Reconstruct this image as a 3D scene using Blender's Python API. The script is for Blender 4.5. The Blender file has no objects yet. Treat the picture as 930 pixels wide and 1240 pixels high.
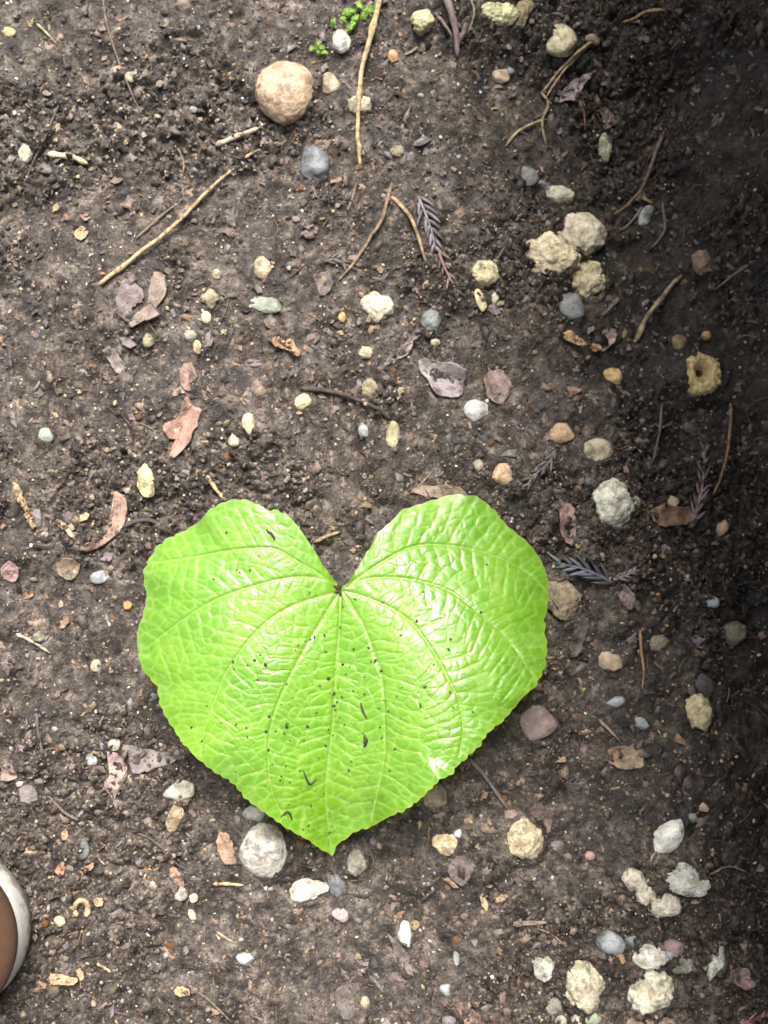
import bpy, bmesh, math, random
import numpy as np
from mathutils import Vector, noise as mnoise

# ------------------------------------------------------------------ camera, sky, sun, exposure
scene = bpy.context.scene
col = scene.collection
R = math.radians
F_PX, CX, CY = 1350.0, 465.0, 620.0          # focal length and centre in photograph pixels
CAM = np.array([0.0, -0.045, 0.64]); TILT = R(4.0)
cd = bpy.data.cameras.new('camera'); cam = bpy.data.objects.new('camera', cd); col.objects.link(cam)
cam.location = CAM; cam.rotation_euler = (TILT, 0, 0)
cd.sensor_fit = 'HORIZONTAL'; cd.sensor_width = 36.0; cd.lens = 36.0 * F_PX / 930.0
cd.clip_start = 0.01; cd.clip_end = 200.0
cd.dof.use_dof = True; cd.dof.focus_distance = 0.60; cd.dof.aperture_fstop = 9.0
scene.camera = cam

SUN_EL, SUN_AZ = R(60), math.atan2(0.12, 0.99)    # azimuth from +Y towards +X
world = bpy.data.worlds.new('World'); scene.world = world; world.use_nodes = True
wn = world.node_tree; wn.nodes.clear()
sky = wn.nodes.new('ShaderNodeTexSky'); sky.sky_type = 'NISHITA'; sky.sun_disc = False
sky.sun_elevation = SUN_EL; sky.sun_rotation = SUN_AZ; sky.dust_density = 6.0; sky.air_density = 1.0
hs = wn.nodes.new('ShaderNodeHueSaturation'); hs.inputs['Saturation'].default_value = 0.30
bg = wn.nodes.new('ShaderNodeBackground'); bg.inputs['Strength'].default_value = 0.05
wo = wn.nodes.new('ShaderNodeOutputWorld')
wn.links.new(sky.outputs[0], hs.inputs['Color']); wn.links.new(hs.outputs[0], bg.inputs['Color']); wn.links.new(bg.outputs[0], wo.inputs['Surface'])
sl = bpy.data.lights.new('sun', 'SUN'); sl.energy = 1.5; sl.angle = R(30); sl.color = (1.0, 0.965, 0.91)
so = bpy.data.objects.new('sun', sl); col.objects.link(so)
sd = Vector((math.cos(SUN_EL) * math.sin(SUN_AZ), math.cos(SUN_EL) * math.cos(SUN_AZ), math.sin(SUN_EL)))
so.rotation_euler = sd.to_track_quat('Z', 'Y').to_euler(); so.location = sd * 3
vs = scene.view_settings; vs.view_transform = 'Standard'; vs.look = 'None'; vs.gamma = 1.0; vs.use_curve_mapping = False
vs.exposure = 2.60

# ------------------------------------------------------------------ numeric helpers
rng = np.random.default_rng(11); random.seed(11)
S = CAM[2] / F_PX                                   # metres per photograph pixel on the soil
ct, st = math.cos(TILT), math.sin(TILT)
def rays(px, py):
    """directions of photograph pixels"""
    x = (np.asarray(px, float) - CX) / F_PX; y = (CY - np.asarray(py, float)) / F_PX
    return np.stack([x, y * ct + st, y * st - ct], -1)
def at_z(px, py, z):
    d = rays(px, py); t = (np.asarray(z) - CAM[2]) / d[..., 2]
    return CAM + d * t[..., None]
def _h(ix, iy, s):
    h = (ix.astype(np.int64) * 374761393 + iy.astype(np.int64) * 668265263 + s * 974634767) & 0x7fffffff
    h = ((h ^ (h >> 13)) * 1274126177) & 0x7fffffff
    h = ((h ^ (h >> 15)) * 69069 + 12345) & 0x7fffffff
    return ((h ^ (h >> 11)) & 0xffff) / 65535.0
def vnoise(x, y, s=0):
    ix, iy = np.floor(x), np.floor(y); fx, fy = x - ix, y - iy
    u, v = fx * fx * fx * (fx * (fx * 6 - 15) + 10), fy * fy * fy * (fy * (fy * 6 - 15) + 10)
    a, b, c, d = _h(ix, iy, s), _h(ix + 1, iy, s), _h(ix, iy + 1, s), _h(ix + 1, iy + 1, s)
    return (a + (b - a) * u) * (1 - v) + (c + (d - c) * u) * v
def fbm(x, y, s=0, o=4):
    r = 0; a = 0.5
    for k in range(o): r = r + a * (vnoise(x, y, s + k * 17) - 0.5); x = x * 2.03 + 7.1; y = y * 2.03 - 3.7; a *= 0.5
    return r
def worley(x, y, s=0):
    ix, iy = np.floor(x), np.floor(y); f1 = np.full(x.shape, 9.0); f2 = f1.copy(); idv = np.zeros(x.shape)
    for dx in (-1, 0, 1):
        for dy in (-1, 0, 1):
            cx, cy = ix + dx, iy + dy
            d = np.hypot(cx + _h(cx, cy, s) - x, cy + _h(cx, cy, s + 5) - y); i = _h(cx, cy, s + 9)
            m = d < f1
            f2 = np.where(m, f1, np.minimum(f2, d)); idv = np.where(m, i, idv); f1 = np.where(m, d, f1)
    return f1, f2, idv
def sstep(a, b, x):
    t = np.clip((x - a) / (b - a), 0, 1); return t * t * (3 - 2 * t)

# ------------------------------------------------------------------ materials
def mat(name):
    m = bpy.data.materials.new(name); m.use_nodes = True; nt = m.node_tree; nt.nodes.clear()
    out = nt.nodes.new('ShaderNodeOutputMaterial'); p = nt.nodes.new('ShaderNodeBsdfPrincipled'); nt.links.new(p.outputs[0], out.inputs[0])
    def N(t, **kw):
        n = nt.nodes.new('ShaderNode' + t)
        for k, v in kw.items():
            if k in n.inputs: n.inputs[k].default_value = v
            else: setattr(n, k, v)
        return n
    def L(a, b): nt.links.new(a, b)
    def noise(scale, detail=5, rough=0.6, vec=None):
        n = N('TexNoise', Scale=scale, Detail=detail, Roughness=rough)
        if vec is not None: L(vec, n.inputs['Vector'])
        return n
    def ramp(src, stops):
        r = N('ValToRGB'); e = r.color_ramp.elements
        while len(e) < len(stops): e.new(0.5)
        for el, (p_, c) in zip(e, stops):
            el.position = p_; el.color = (*c, 1) if len(c) == 3 else c
        L(src, r.inputs['Fac']); return r
    def rampf(src, a, b, va=0.0, vb=1.0):
        r = N('MapRange'); r.inputs['From Min'].default_value = a; r.inputs['From Max'].default_value = b
        r.inputs['To Min'].default_value = va; r.inputs['To Max'].default_value = vb; L(src, r.inputs['Value']); return r.outputs[0]
    def mix(fac, a, b, mode='MIX'):
        n = N('Mix', data_type='RGBA', blend_type=mode)
        for sock, v in ((n.inputs[0], fac), (n.inputs[6], a), (n.inputs[7], b)):
            if isinstance(v, (int, float)): sock.default_value = v
            elif isinstance(v, tuple): sock.default_value = (*v, 1)
            else: L(v, sock)
        return n.outputs[2]
    def bump(h, dist, strength=1.0, prev=None):
        b = N('Bump', Strength=strength, Distance=dist); L(h, b.inputs['Height'])
        if prev is not None: L(prev, b.inputs['Normal'])
        return b.outputs[0]
    return m, p, N, L, noise, ramp, rampf, mix, bump

SOIL_D, SOIL_M, SOIL_L = (0.015, 0.0115, 0.0088), (0.051, 0.0405, 0.0315), (0.150, 0.122, 0.097)
def bank_dark(N, L, noise, rampf, mix, base, tc):  # base colour multiplied darker in an uneven band towards the bank
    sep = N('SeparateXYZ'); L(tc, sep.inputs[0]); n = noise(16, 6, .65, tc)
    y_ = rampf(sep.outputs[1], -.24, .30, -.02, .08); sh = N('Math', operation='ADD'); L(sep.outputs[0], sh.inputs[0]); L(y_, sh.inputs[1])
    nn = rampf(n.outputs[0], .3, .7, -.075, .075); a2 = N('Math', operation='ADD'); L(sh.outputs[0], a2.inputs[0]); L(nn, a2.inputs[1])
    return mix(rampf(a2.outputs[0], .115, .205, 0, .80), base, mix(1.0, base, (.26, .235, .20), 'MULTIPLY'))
def make_soil():
    m, p, N, L, noise, ramp, rampf, mix, bump = mat('damp_soil')
    tc = N('TexCoord').outputs['Object']
    a = noise(190, 8, 0.75, tc); b = noise(14, 5, 0.6, tc); c = noise(800, 4, 0.6, tc); d = noise(30, 4, .6, tc)
    base = ramp(a.outputs[0], [(0.36, SOIL_D), (0.5, SOIL_M), (0.64, SOIL_L)]).outputs[0]
    tint = ramp(b.outputs[0], [(0.35, (0.80, 0.76, 0.71)), (0.55, (.98, 1, 1.04)), (0.7, (1.08, 1.03, 1.06))]).outputs[0]
    base = mix(1.0, base, tint, 'MULTIPLY')
    base = mix(rampf(d.outputs[0], .46, .62, 0, .75), base, mix(rampf(a.outputs[0], .35, .65), (.060, .050, .041), (.120, .102, .085)))
    base = mix(rampf(c.outputs[0], 0.58, 0.70, 0, .8), base, (0.16, 0.128, 0.10))
    base = mix(rampf(c.outputs[0], 0.44, 0.34), base, (0.010, 0.008, 0.0065))
    e = noise(75, 6, .72, tc)
    base = mix(1.0, base, ramp(e.outputs[0], [(.38, (.42, .385, .355)), (.5, (1.0, .99, .99)), (.60, (2.0, 2.0, 2.02))]).outputs[0], 'MULTIPLY')
    w_ = noise(21, 6, .7, tc); wet = rampf(w_.outputs[0], .50, .58)
    base = mix(wet, base, mix(1.0, base, (.62, .575, .555), 'MULTIPLY'))
    base = bank_dark(N, L, noise, rampf, mix, base, tc)
    L(base, p.inputs['Base Color'])
    L(rampf(w_.outputs[0], 0.46, 0.58, 0.62, 0.27), p.inputs['Roughness'])
    L(rampf(w_.outputs[0], 0.46, 0.58, 0.30, 0.62), p.inputs['Specular IOR Level'])
    L(bump(c.outputs[0], 0.0010, 1.0, bump(a.outputs[0], 0.0022, 1.0)), p.inputs['Normal'])
    return m
def make_island(name, stops, rough, bumpd=0.0004, scale=900, spec=0.4, darken=False):
    m, p, N, L, noise, ramp, rampf, mix, bump = mat(name)
    r = ramp(N('NewGeometry').outputs['Random Per Island'], stops); r.color_ramp.interpolation = 'CONSTANT'
    tc = N('TexCoord').outputs['Object']; n = noise(scale, 4, .6, tc)
    bc = mix(1.0, r.outputs[0], ramp(n.outputs[0], [(.3, (.62, .59, .57)), (.7, (1.4, 1.4, 1.4))]).outputs[0], 'MULTIPLY')
    L(bank_dark(N, L, noise, rampf, mix, bc, tc) if darken else bc, p.inputs['Base Color'])
    p.inputs['Roughness'].default_value = rough; p.inputs['Specular IOR Level'].default_value = spec
    L(bump(n.outputs[0], bumpd), p.inputs['Normal'])
    return m
def make_obj(name, nscale, dark, light, rough, bumpd, dirt=0.5, wave=None, spec=0.4):
    """colour from the object's own colour, mottled, with soil smears"""
    m, p, N, L, noise, ramp, rampf, mix, bump = mat(name)
    oi = N('ObjectInfo'); tc = N('TexCoord').outputs['Object']
    off = N('VectorMath', operation='ADD'); L(tc, off.inputs[0])
    cmb = N('CombineXYZ'); L(oi.outputs['Random'], cmb.inputs[0]); L(oi.outputs['Random'], cmb.inputs[1])
    L(cmb.outputs[0], off.inputs[1]); v = off.outputs[0]
    a = noise(nscale, 6, .7, v); b = noise(nscale * 0.55, 6, .72, v); c = noise(nscale * 4, 4, .6, v)
    k = ramp(a.outputs[0], [(.36, dark), (.5, (1, 1, 1)), (.64, light)]).outputs[0]
    base = mix(1.0, oi.outputs['Color'], k, 'MULTIPLY')
    base = mix(rampf(c.outputs[0], .53, .64, 0, .6), base, mix(1.0, oi.outputs['Color'], (.35, .3, .26), 'MULTIPLY'))
    if dirt: base = mix(rampf(b.outputs[0], .53, .62, 0, dirt), base, SOIL_M)
    L(base, p.inputs['Base Color']); p.inputs['Roughness'].default_value = rough; p.inputs['Specular IOR Level'].default_value = spec
    h = bump(a.outputs[0], bumpd, .8); L(bump(c.outputs[0], bumpd * .4, .8, h), p.inputs['Normal'])
    return m
M = {
 'soil': make_soil(),
 'crumb': make_island('soil_crumb', [(0, (.019, .015, .012)), (.20, (.034, .023, .018)), (.45, (.060, .047, .037)), (.62, (.095, .077, .061)), (.76, (.14, .115, .093)), (.87, (.12, .085, .056)), (.93, (.20, .155, .11)), (.98, (.23, .21, .19))], .58, darken=True),
 'grit': make_island('grit', [(0, (.33, .27, .16)), (.2, (.24, .18, .11)), (.40, (.28, .17, .10)), (.52, (.42, .38, .28)), (.66, (.20, .21, .21)), (.78, (.15, .11, .08)), (.9, (.30, .13, .055)), (.95, (.5, .48, .42))], .6),
 'chip': make_island('litter_chip', [(0, (.075, .055, .043)), (.2, (.11, .077, .062)), (.4, (.13, .10, .10)), (.55, (.16, .10, .065)), (.7, (.05, .037, .032)), (.88, (.22, .16, .09)), (.94, (.11, .085, .10))], .55),
 'sodden': make_island('sodden_litter', [(0, (.040, .030, .023)), (.2, (.075, .056, .045)), (.38, (.10, .083, .075)), (.5, (.13, .095, .07)), (.62, (.028, .021, .017)), (.76, (.125, .110, .105)), (.88, (.17, .12, .08)), (.95, (.10, .07, .062))], .5, .0008, 420, darken=True),
 'fibre': make_island('root_fibre', [(0, (.07, .048, .035)), (.3, (.12, .08, .05)), (.55, (.045, .033, .027)), (.8, (.2, .14, .08)), (.92, (.16, .075, .04))], .65),
 'stone': make_obj('pebble_stone', 140, (.62, .56, .50), (1.25, 1.25, 1.22), .62, .0014, .65),
 'pumice': make_obj('crumbly_pumice', 190, (.58, .50, .40), (1.25, 1.25, 1.25), .85, .0026, .55),
 'wetstone': make_obj('wet_stone', 120, (.42, .42, .40), (1.2, 1.2, 1.2), .42, .0008, .7),
 'twig': make_obj('dry_twig', 260, (.45, .40, .35), (1.25, 1.25, 1.2), .7, .0009, .75),
 'dead': make_obj('dead_leaf', 150, (.5, .45, .42), (1.25, 1.25, 1.25), .42, .0012, .85),
 'needle': make_obj('conifer_needle', 200, (.6, .6, .6), (1.2, 1.2, 1.2), .5, .0003, .6),
 'moss': make_obj('moss', 300, (.5, .55, .4), (1.3, 1.25, 1.1), .6, .0004, 0),
}

# ------------------------------------------------------------------ object helpers
def link(o, parent=None, label=None, cat=None, group=None, kind=None, color=None):
    if o.name not in col.objects: col.objects.link(o)
    if parent is not None: o.parent = parent
    if label: o['label'] = label
    if cat: o['category'] = cat
    if group: o['group'] = group
    if kind: o['kind'] = kind
    if color is not None: o.color = (*color, 1)
    return o
def np_mesh(name, V, Fc, material, smooth=True):
    """fast mesh from numpy arrays (faces all tris or all quads)"""
    me = bpy.data.meshes.new(name); V = np.asarray(V, np.float32); Fc = np.asarray(Fc, np.int32); k = Fc.shape[1]
    me.vertices.add(len(V)); me.vertices.foreach_set('co', V.ravel())
    me.loops.add(Fc.size); me.loops.foreach_set('vertex_index', Fc.ravel())
    me.polygons.add(len(Fc)); me.polygons.foreach_set('loop_start', np.arange(0, Fc.size, k, dtype=np.int32))
    me.polygons.foreach_set('use_smooth', np.full(len(Fc), smooth))
    me.update(calc_edges=True); me.validate(); me.materials.append(material)
    return me
def grid_faces(nu, nv, wrap_u=False):
    iu = np.arange(nu if wrap_u else nu - 1); iv = np.arange(nv - 1); U, W = np.meshgrid(iu, iv, indexing='ij'); U2 = (U + 1) % nu
    return np.stack([U * nv + W, U2 * nv + W, U2 * nv + W + 1, U * nv + W + 1], -1).reshape(-1, 4)
def empty(name, loc, rz=0.0):
    o = bpy.data.objects.new(name, None); o.location = loc; o.rotation_euler = (0, 0, rz); o.empty_display_size = 0.02; return o
def catmull(pts, n):
    P = np.asarray(pts, float)
    if len(P) == 2: t = np.linspace(0, 1, n)[:, None]; return P[0] * (1 - t) + P[1] * t
    P = np.vstack([2 * P[0] - P[1], P, 2 * P[-1] - P[-2]]); m = len(P) - 3; T = np.linspace(0, m - 1e-9, n); i = T.astype(int); t = (T - i)[:, None]
    a, b, c, d = P[i], P[i + 1], P[i + 2], P[i + 3]
    return .5 * (2 * b + (c - a) * t + (2 * a - 5 * b + 4 * c - d) * t**2 + (3 * b - a - 3 * c + d) * t**3)

# ------------------------------------------------------------------ the ground: hollow and earth bank beside the path
def bank_base(y): return 0.268 - 0.107 * sstep(-0.24, 0.30, y) + .012 * fbm(y * 9, y * 0 + 2, 55, 2)
def big_h(x, y):
    xb = bank_base(y)
    z = -0.026 * np.exp(-((x - xb + 0.02) / 0.055) ** 2) - .012 * sstep(.05, .2, x)
    z = z + 0.9 * np.clip(x - xb - .01, 0, .06) ** 1.15
    # a small hollow round the big tan pebble and another under the yellow chunks
    for (px, py, rad, dep) in ((335, 150, 45, .010), (520, 25, 38, .014), (605, 62, 42, .013), (880, 60, 70, .02), (860, 500, 40, .008), (700, 250, 60, .006)):
        hx, hy = (px - CX) * S, (CY - py) * S + HOLE_DY
        z = z - dep * np.exp(-(((x - hx) ** 2 + (y - hy) ** 2) / (rad * S) ** 2))
    return z
HOLE_DY = 0.0
def loose(x, y): return .14 + .86 * sstep(-.06, .10, fbm(x * 13, y * 13, 40, 4))
def terrain(x, y, fine):
    z = big_h(x, y)
    z = z + 0.020 * fbm(x * 9, y * 9, 3, 3)
    wx = x + 0.004 * fbm(x * 120, y * 120, 21, 2); wy = y + 0.004 * fbm(x * 120, y * 120, 22, 2)
    mask = loose(x, y)
    f1, f2, i = worley(wx * 38 + 3, wy * 38, 17); z = z + fine * (.35 + .65 * mask) * 0.012 * np.clip(f2 - f1, 0, .45) * i * i
    z = z + fine * 0.014 * fbm(x * 45, y * 45, 5, 4)
    f1, f2, i = worley(wx * 95, wy * 95, 7);  z = z + fine * mask * 0.0105 * np.clip(f2 - f1, 0, .5) * (0.3 + i)
    f1, f2, i = worley(wx * 210, wy * 210, 8); z = z + fine * mask * 0.0072 * np.clip(f2 - f1, 0, .5) * (0.3 + i)
    f1, f2, i = worley(wx * 430, wy * 430, 9); z = z + fine * (.3 + .7 * mask) * 0.0038 * np.clip(f2 - f1, 0, .5) * (0.2 + i)
    return z
HOLE_DY = float(at_z(465, 620, 0.0)[1])
def axis(lo, hi, step, far):
    a = np.arange(lo, hi, step); g = []; d = step; v = 0.0
    while v < far: d *= 1.22; v += d; g.append(v)
    g = np.array(g); return np.concatenate([lo - g[::-1], a, a[-1] + g])
gx, gy = axis(-.285, .275, .00105, 6.0), axis(-.36, .37, .00105, 6.0)
gx = np.concatenate([gx[gx < .2755], np.arange(.2775, .56, .0020), .56 + np.geomspace(.004, 6.0, 40)])
GX, GY = np.meshgrid(gx, gy, indexing='ij')
fine = sstep(1.2, .45, np.maximum(np.abs(GX), np.abs(GY)))
GZ = terrain(GX, GY, fine)
# past the foot of the bank the sheet climbs, leans out in an unseen overhang added to shade the hollow, and runs on as the hillside
SHADE_BANK = catmull([(0, 0), (.05, .03), (.085, .11), (.06, .22), (-.02, .29), (-.09, .35), (-.115, .42), (-.06, .53), (.06, .61), (.26, .67)], 400)
XO = bank_base(GY) + .055; U = np.clip((GX - XO) / .20, 0, 1); past = np.clip(GX - XO - .20, 0, None); wall = sstep(0, .12, U)
rag = .05 * fbm(GY * 5 + 3, U * 4, 91, 3) * wall + wall * fine * (.03 * fbm(GY * 22, U * 18, 92, 4))
GXW = np.where(GX > XO, XO + np.interp(U, np.linspace(0, 1, 400), SHADE_BANK[:, 0]) + past + rag, GX)
GZ = GZ + np.interp(U, np.linspace(0, 1, 400), SHADE_BANK[:, 1]) + past * .18 + .6 * rag
ground = link(bpy.data.objects.new('ground', np_mesh('ground', np.stack([GXW, GY, GZ], -1).reshape(-1, 3), grid_faces(len(gx), len(gy)), M['soil'])),
              label='dark damp crumbly soil rising into an earth bank', kind='structure')
ground['category'] = 'soil'
def _lookup(Z, x, y):
    x = np.asarray(x, float); y = np.asarray(y, float)
    i = np.clip(np.searchsorted(gx, x) - 1, 0, len(gx) - 2); j = np.clip(np.searchsorted(gy, y) - 1, 0, len(gy) - 2)
    u = np.clip((x - gx[i]) / (gx[i + 1] - gx[i]), 0, 1); v = np.clip((y - gy[j]) / (gy[j + 1] - gy[j]), 0, 1)
    return (Z[i, j] * (1 - u) + Z[i + 1, j] * u) * (1 - v) + (Z[i, j + 1] * (1 - u) + Z[i + 1, j + 1] * u) * v
def gz(x, y): return _lookup(GZ, x, y)
def gxw(x, y): return _lookup(GXW, x, y)
def blur(A, k):
    for ax in (0, 1):
        c = np.cumsum(np.pad(A, [(k + 1, k) if a == ax else (0, 0) for a in (0, 1)], mode='edge'), axis=ax)
        n = 2 * k + 1; A = (np.take(c, range(n, c.shape[ax]), ax) - np.take(c, range(0, c.shape[ax] - n), ax)) / n
    return A
GZS = blur(GZ, 4)
def gzs(x, y): return _lookup(GZS, x, y)
def on_soil(px, py):
    """points of the soil surface under photograph pixels"""
    px = np.asarray(px, float); py = np.asarray(py, float); z = np.zeros(px.shape)
    for _ in range(14):
        P = at_z(px, py, z); z = .5 * z + .5 * gzs(P[..., 0], P[..., 1])
    P = at_z(px, py, z); P[..., 2] = gzs(P[..., 0], P[..., 1]); return P

# ------------------------------------------------------------------ the green heart-shaped leaf
OUT = [(413,712),(402,698),(391,684.5),(381,667),(369,650),(359,635),(347,623.5),(336,619),(324,618),(312.6,610.5),(295,604.7),(275,606.7),(257,615),(243,629),
 (225.5,641),(202,652.6),(188,665.6),(179,679),(172.6,691.8),(174.7,707.7),(178.5,722),(174.7,737),(168,757),(165,774.5),(167,795),(172,808),(181,820),(191,830),(193,852),
 (203.5,872.6),(218,896),(235.5,916),(259,933.5),(282,948),(296.4,965.5),(322.6,986),(348.7,1004.7),(375,1018),(390,1030),(402,1036),(405.5,1031),(406.5,1023),(418,1016),(428.6,1006.5),
 (445,1003),(472,989),(502,972.6),(532.4,944),(548,938),(553.5,925),(574.6,909.4),(592.6,885),(616.7,864),(632,846),(648,831),(658,810),(661.5,789),(661,770),(659,749),(664.5,724.5),
 (663.4,700),(656,679),(641,658),(616.7,638.7),(604.7,625),(592.6,611.6),(577.6,601),(550.5,598.7),(529.4,604),(505,611.6),(487,617.6),(472,634),(457,646),(448,664),(433,687),(422.6,703)]
VEINS = [
 [(413,712),(411,760),(407,800),(402,880),(394,950),(397,1000),(402,1034)],
 [(411,716),(375,775),(346,829),(328,878),(325,936),(334,971),(346,990)],
 [(408,717),(353,734),(312,763),(275,812),(261,846),(247,884),(243,915)],
 [(405,712),(394,702),(353,699),(295,713),(251,731),(208,760),(176,785)],
 [(405,710),(388,696),(359,679),(330,664),(281,666),(237,674),(182,682)],
 [(415,716),(439,755),(454,794),(463,824),(466,879),(465,921),(450,995)],
 [(418,716),(440,722),(475,737),(502,758),(526,791),(547,830),(556,849),(561,885),(556,915)],
 [(420,711),(438,702),(470,699),(505,703),(544,715),(581,743),(611,770),(635,803),(650,825)],
 [(422,708),(438,697),(460,682),(502,661),(550,661),(596,672),(635,691),(662,716)]]
def make_leaf():
    c0 = np.array([415.0, 805.0]); O = np.array(OUT); d = O - c0
    th = np.unwrap(np.arctan2(-d[:, 1], d[:, 0])); r = np.hypot(d[:, 0], d[:, 1])
    order = np.argsort(th); th, r = th[order], r[order]
    nt, nr = 900, 190
    T = th[0] + np.arange(nt) / nt * 2 * math.pi
    Rr = np.interp(T, np.append(th, th[0] + 2 * math.pi), np.append(r, r[0]))
    k = np.arange(nt); Rr = Rr + (.3 + 3.0 * vnoise(k / 23.0, k * 0., 44)) * np.abs(np.sin(k * math.pi * 105 / nt + 2 * fbm(k / 40.0, k * 0.0, 3, 2))) * (np.abs(((T - math.pi / 2) + math.pi) % (2 * math.pi) - math.pi) > .2) - 1.0 + 3.6 * fbm(k / 7.0, k * 0., 6, 3)
    q = np.linspace(0.003, 1, nr) ** 0.85
    PX = c0[0] + np.cos(T)[:, None] * Rr[:, None] * q; PY = c0[1] - np.sin(T)[:, None] * Rr[:, None] * q
    # distance to the main veins (pixels)
    dm = np.full(PX.shape, 1e9); near = np.zeros(PX.shape, int); side = np.zeros(PX.shape); arc = np.zeros(PX.shape)
    for vi, v in enumerate(VEINS):
        c = catmull(v, 26); acc = 0.0
        for a, b in zip(c[:-1], c[1:]):
            ab = b - a; t = np.clip(((PX - a[0]) * ab[0] + (PY - a[1]) * ab[1]) / (ab @ ab), 0, 1)
            dd = np.hypot(PX - a[0] - t * ab[0], PY - a[1] - t * ab[1]); m = dd < dm
            dm = np.where(m, dd, dm); near = np.where(m, vi, near); side = np.where(m, np.sign(ab[0] * (PY - a[1]) - ab[1] * (PX - a[0])), side); arc = np.where(m, acc + t * np.hypot(*ab), arc); acc += np.hypot(*ab)
    rp = np.hypot(PX - 413, PY - 712)
    wob = 17 * fbm(PX / 45, PY / 45, 31, 3)
    sec = near * 2 + (side > 0)
    # cross veins: rungs running between the main veins, a little forward towards the margin
    s = arc - 0.38 * dm + wob + _h(sec.astype(float), sec * 0., 77) * 30
    per = 15.0; f = s / per - np.floor(s / per); dl = np.minimum(f, 1 - f) * per
    rung_id = np.floor(s / per + .5)
    strength = .45 + .55 * _h(rung_id, sec.astype(float), 51)
    wx, wy = PX + 8 * fbm(PX / 25, PY / 25, 61, 2), PY + 8 * fbm(PX / 25, PY / 25, 62, 2)
    f1, f2, _ = worley(wx / 17, wy / 13, 71); dv = (f2 - f1) * 7.5
    g1, g2, _ = worley(wx / 9, wy / 8, 72); dv2 = (g2 - g1) * 4
    main = np.exp(-(dm / (1.2 + 1.0 * np.exp(-rp / 120))) ** 2); rung = np.exp(-(dl / 1.25) ** 2) * strength * sstep(15, 45, rp); net = np.exp(-(dv / 1.1) ** 2) * sstep(12, 40, rp); fin = np.exp(-(dv2 / 1.0) ** 2)
    bulge = (1 - np.exp(-dm / 9)) * (1 - .8 * np.exp(-dl / 3.2) * strength) * (1 - .40 * np.exp(-dv / 2.4)) 
    # overall posture
    dx = (PX - 411) / 250; dy = (PY - 712) / 320; ax = np.abs(dx)
    z = 0.052 + 0.011 * np.sin(np.clip(ax, 0, 1.1) ** .85 * 2.3) - 0.016 * ax ** 3 - 0.026 * np.clip(dy, 0, 2) ** 2.2
    wr = sstep(.05, .55, dx); wl = sstep(.05, .6, -dx)
    z = z + wr * (.038 * (dy - .15) - .010 * (dx - .5)) + wl * (.004 * (dy - .1) - .012 * (-dx - .5))     # the right lobe tips away from the tip, the left lobe towards it
    edge = q[None, :] ** 6
    z = z + edge * 0.016 * fbm(T[:, None] * 3.2 + 0 * PX, 0 * PX + 4.0, 81, 3)
    z = z + 0.010 * fbm(PX / 130, PY / 130, 83, 2)
    fade = sstep(1.0, .93, q)[None, :] * .8 + .2
    zd = fade * ((.00052 + .00026 * sstep(-.3, .5, dx)) * bulge - 0.0008 * main - 0.00025 * rung - .00012 * net - .00004 * fin) + .0003 * fbm(PX / 6, PY / 6, 85, 2)
    P = at_z(PX, PY, z); P[..., 2] += zd
    # a central point closes the fan
    V = P.reshape(-1, 3); Fq = grid_faces(nt, nr, True)
    me = np_mesh('leaf_blade', V, Fq, make_leaf_mat())
    at = me.attributes.new('vein', 'FLOAT', 'POINT'); at.data.foreach_set('value', np.clip(0.8 * main + .85 * rung + .55 * net + .25 * fin, 0, 1).astype(np.float32).ravel())
    at = me.attributes.new('tipward', 'FLOAT', 'POINT'); at.data.foreach_set('value', np.clip(dy + .25 * fbm(PX / 40, PY / 40, 95, 3), 0, 1).astype(np.float32).ravel())
    at = me.attributes.new('rim', 'FLOAT', 'POINT'); at.data.foreach_set('value', (np.ones(PX.shape) * q[None, :]).astype(np.float32).ravel())
    return me, P, PX, PY
def make_leaf_mat():
    m, p, N, L, noise, ramp, rampf, mix, bump = mat('fresh_leaf')
    tc = N('TexCoord').outputs['Object']
    v = N('Attribute', attribute_name='vein').outputs['Fac']; rim = N('Attribute', attribute_name='rim').outputs['Fac']
    a = noise(28, 4, .6, tc); b = noise(220, 5, .65, tc); c = noise(60, 5, .7, tc)
    base = ramp(a.outputs[0], [(.34, (.080, .232, .0035)), (.5, (.104, .266, .005)), (.66, (.140, .300, .009))]).outputs[0]
    base = mix(rampf(b.outputs[0], .35, .7, 0, .35), base, (.150, .312, .026))
    base = mix(rampf(v, .05, 1, 0, .55), base, (.255, .39, .09))
    base = mix(rampf(rim, .985, 1.0, 0, .6), base, (.22, .29, .045))
    # yellower tissue towards the tip, yellowing blotches
    base = mix(rampf(N('Attribute', attribute_name='tipward').outputs['Fac'], .25, 1.0, 0, .55), base, mix(1.0, base, (1.14, 1.02, .6), 'MULTIPLY'))
    base = mix(rampf(c.outputs[0], .60, .74, 0, .45), base, (.25, .30, .06))
    L(base, p.inputs['Base Color'])
    L(rampf(c.outputs[0], .40, .60, .36, .55), p.inputs['Roughness'])
    p.inputs['Specular IOR Level'].default_value = .6
    # water film in patches
    L(rampf(c.outputs[0], .58, .44, .1, .85), p.inputs['Coat Weight']); p.inputs['Coat Roughness'].default_value = .30
    L(bump(b.outputs[0], .0004, .5), p.inputs['Normal'])
    tr = N('BsdfTranslucent'); L(mix(1.0, base, (1.0, 1.15, .35), 'MULTIPLY'), tr.inputs['Color'])
    ms = N('MixShader'); ms.inputs[0].default_value = .22
    out = [n for n in m.node_tree.nodes if n.type == 'OUTPUT_MATERIAL'][0]
    L(p.outputs[0], ms.inputs[1]); L(tr.outputs[0], ms.inputs[2]); L(ms.outputs[0], out.inputs[0])
    return m
leaf_me, LP, LPX, LPY = make_leaf()
lbase = at_z(np.array(413.), np.array(748.), np.array(.0)); lbase[2] = gzs(lbase[0], lbase[1])
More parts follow.
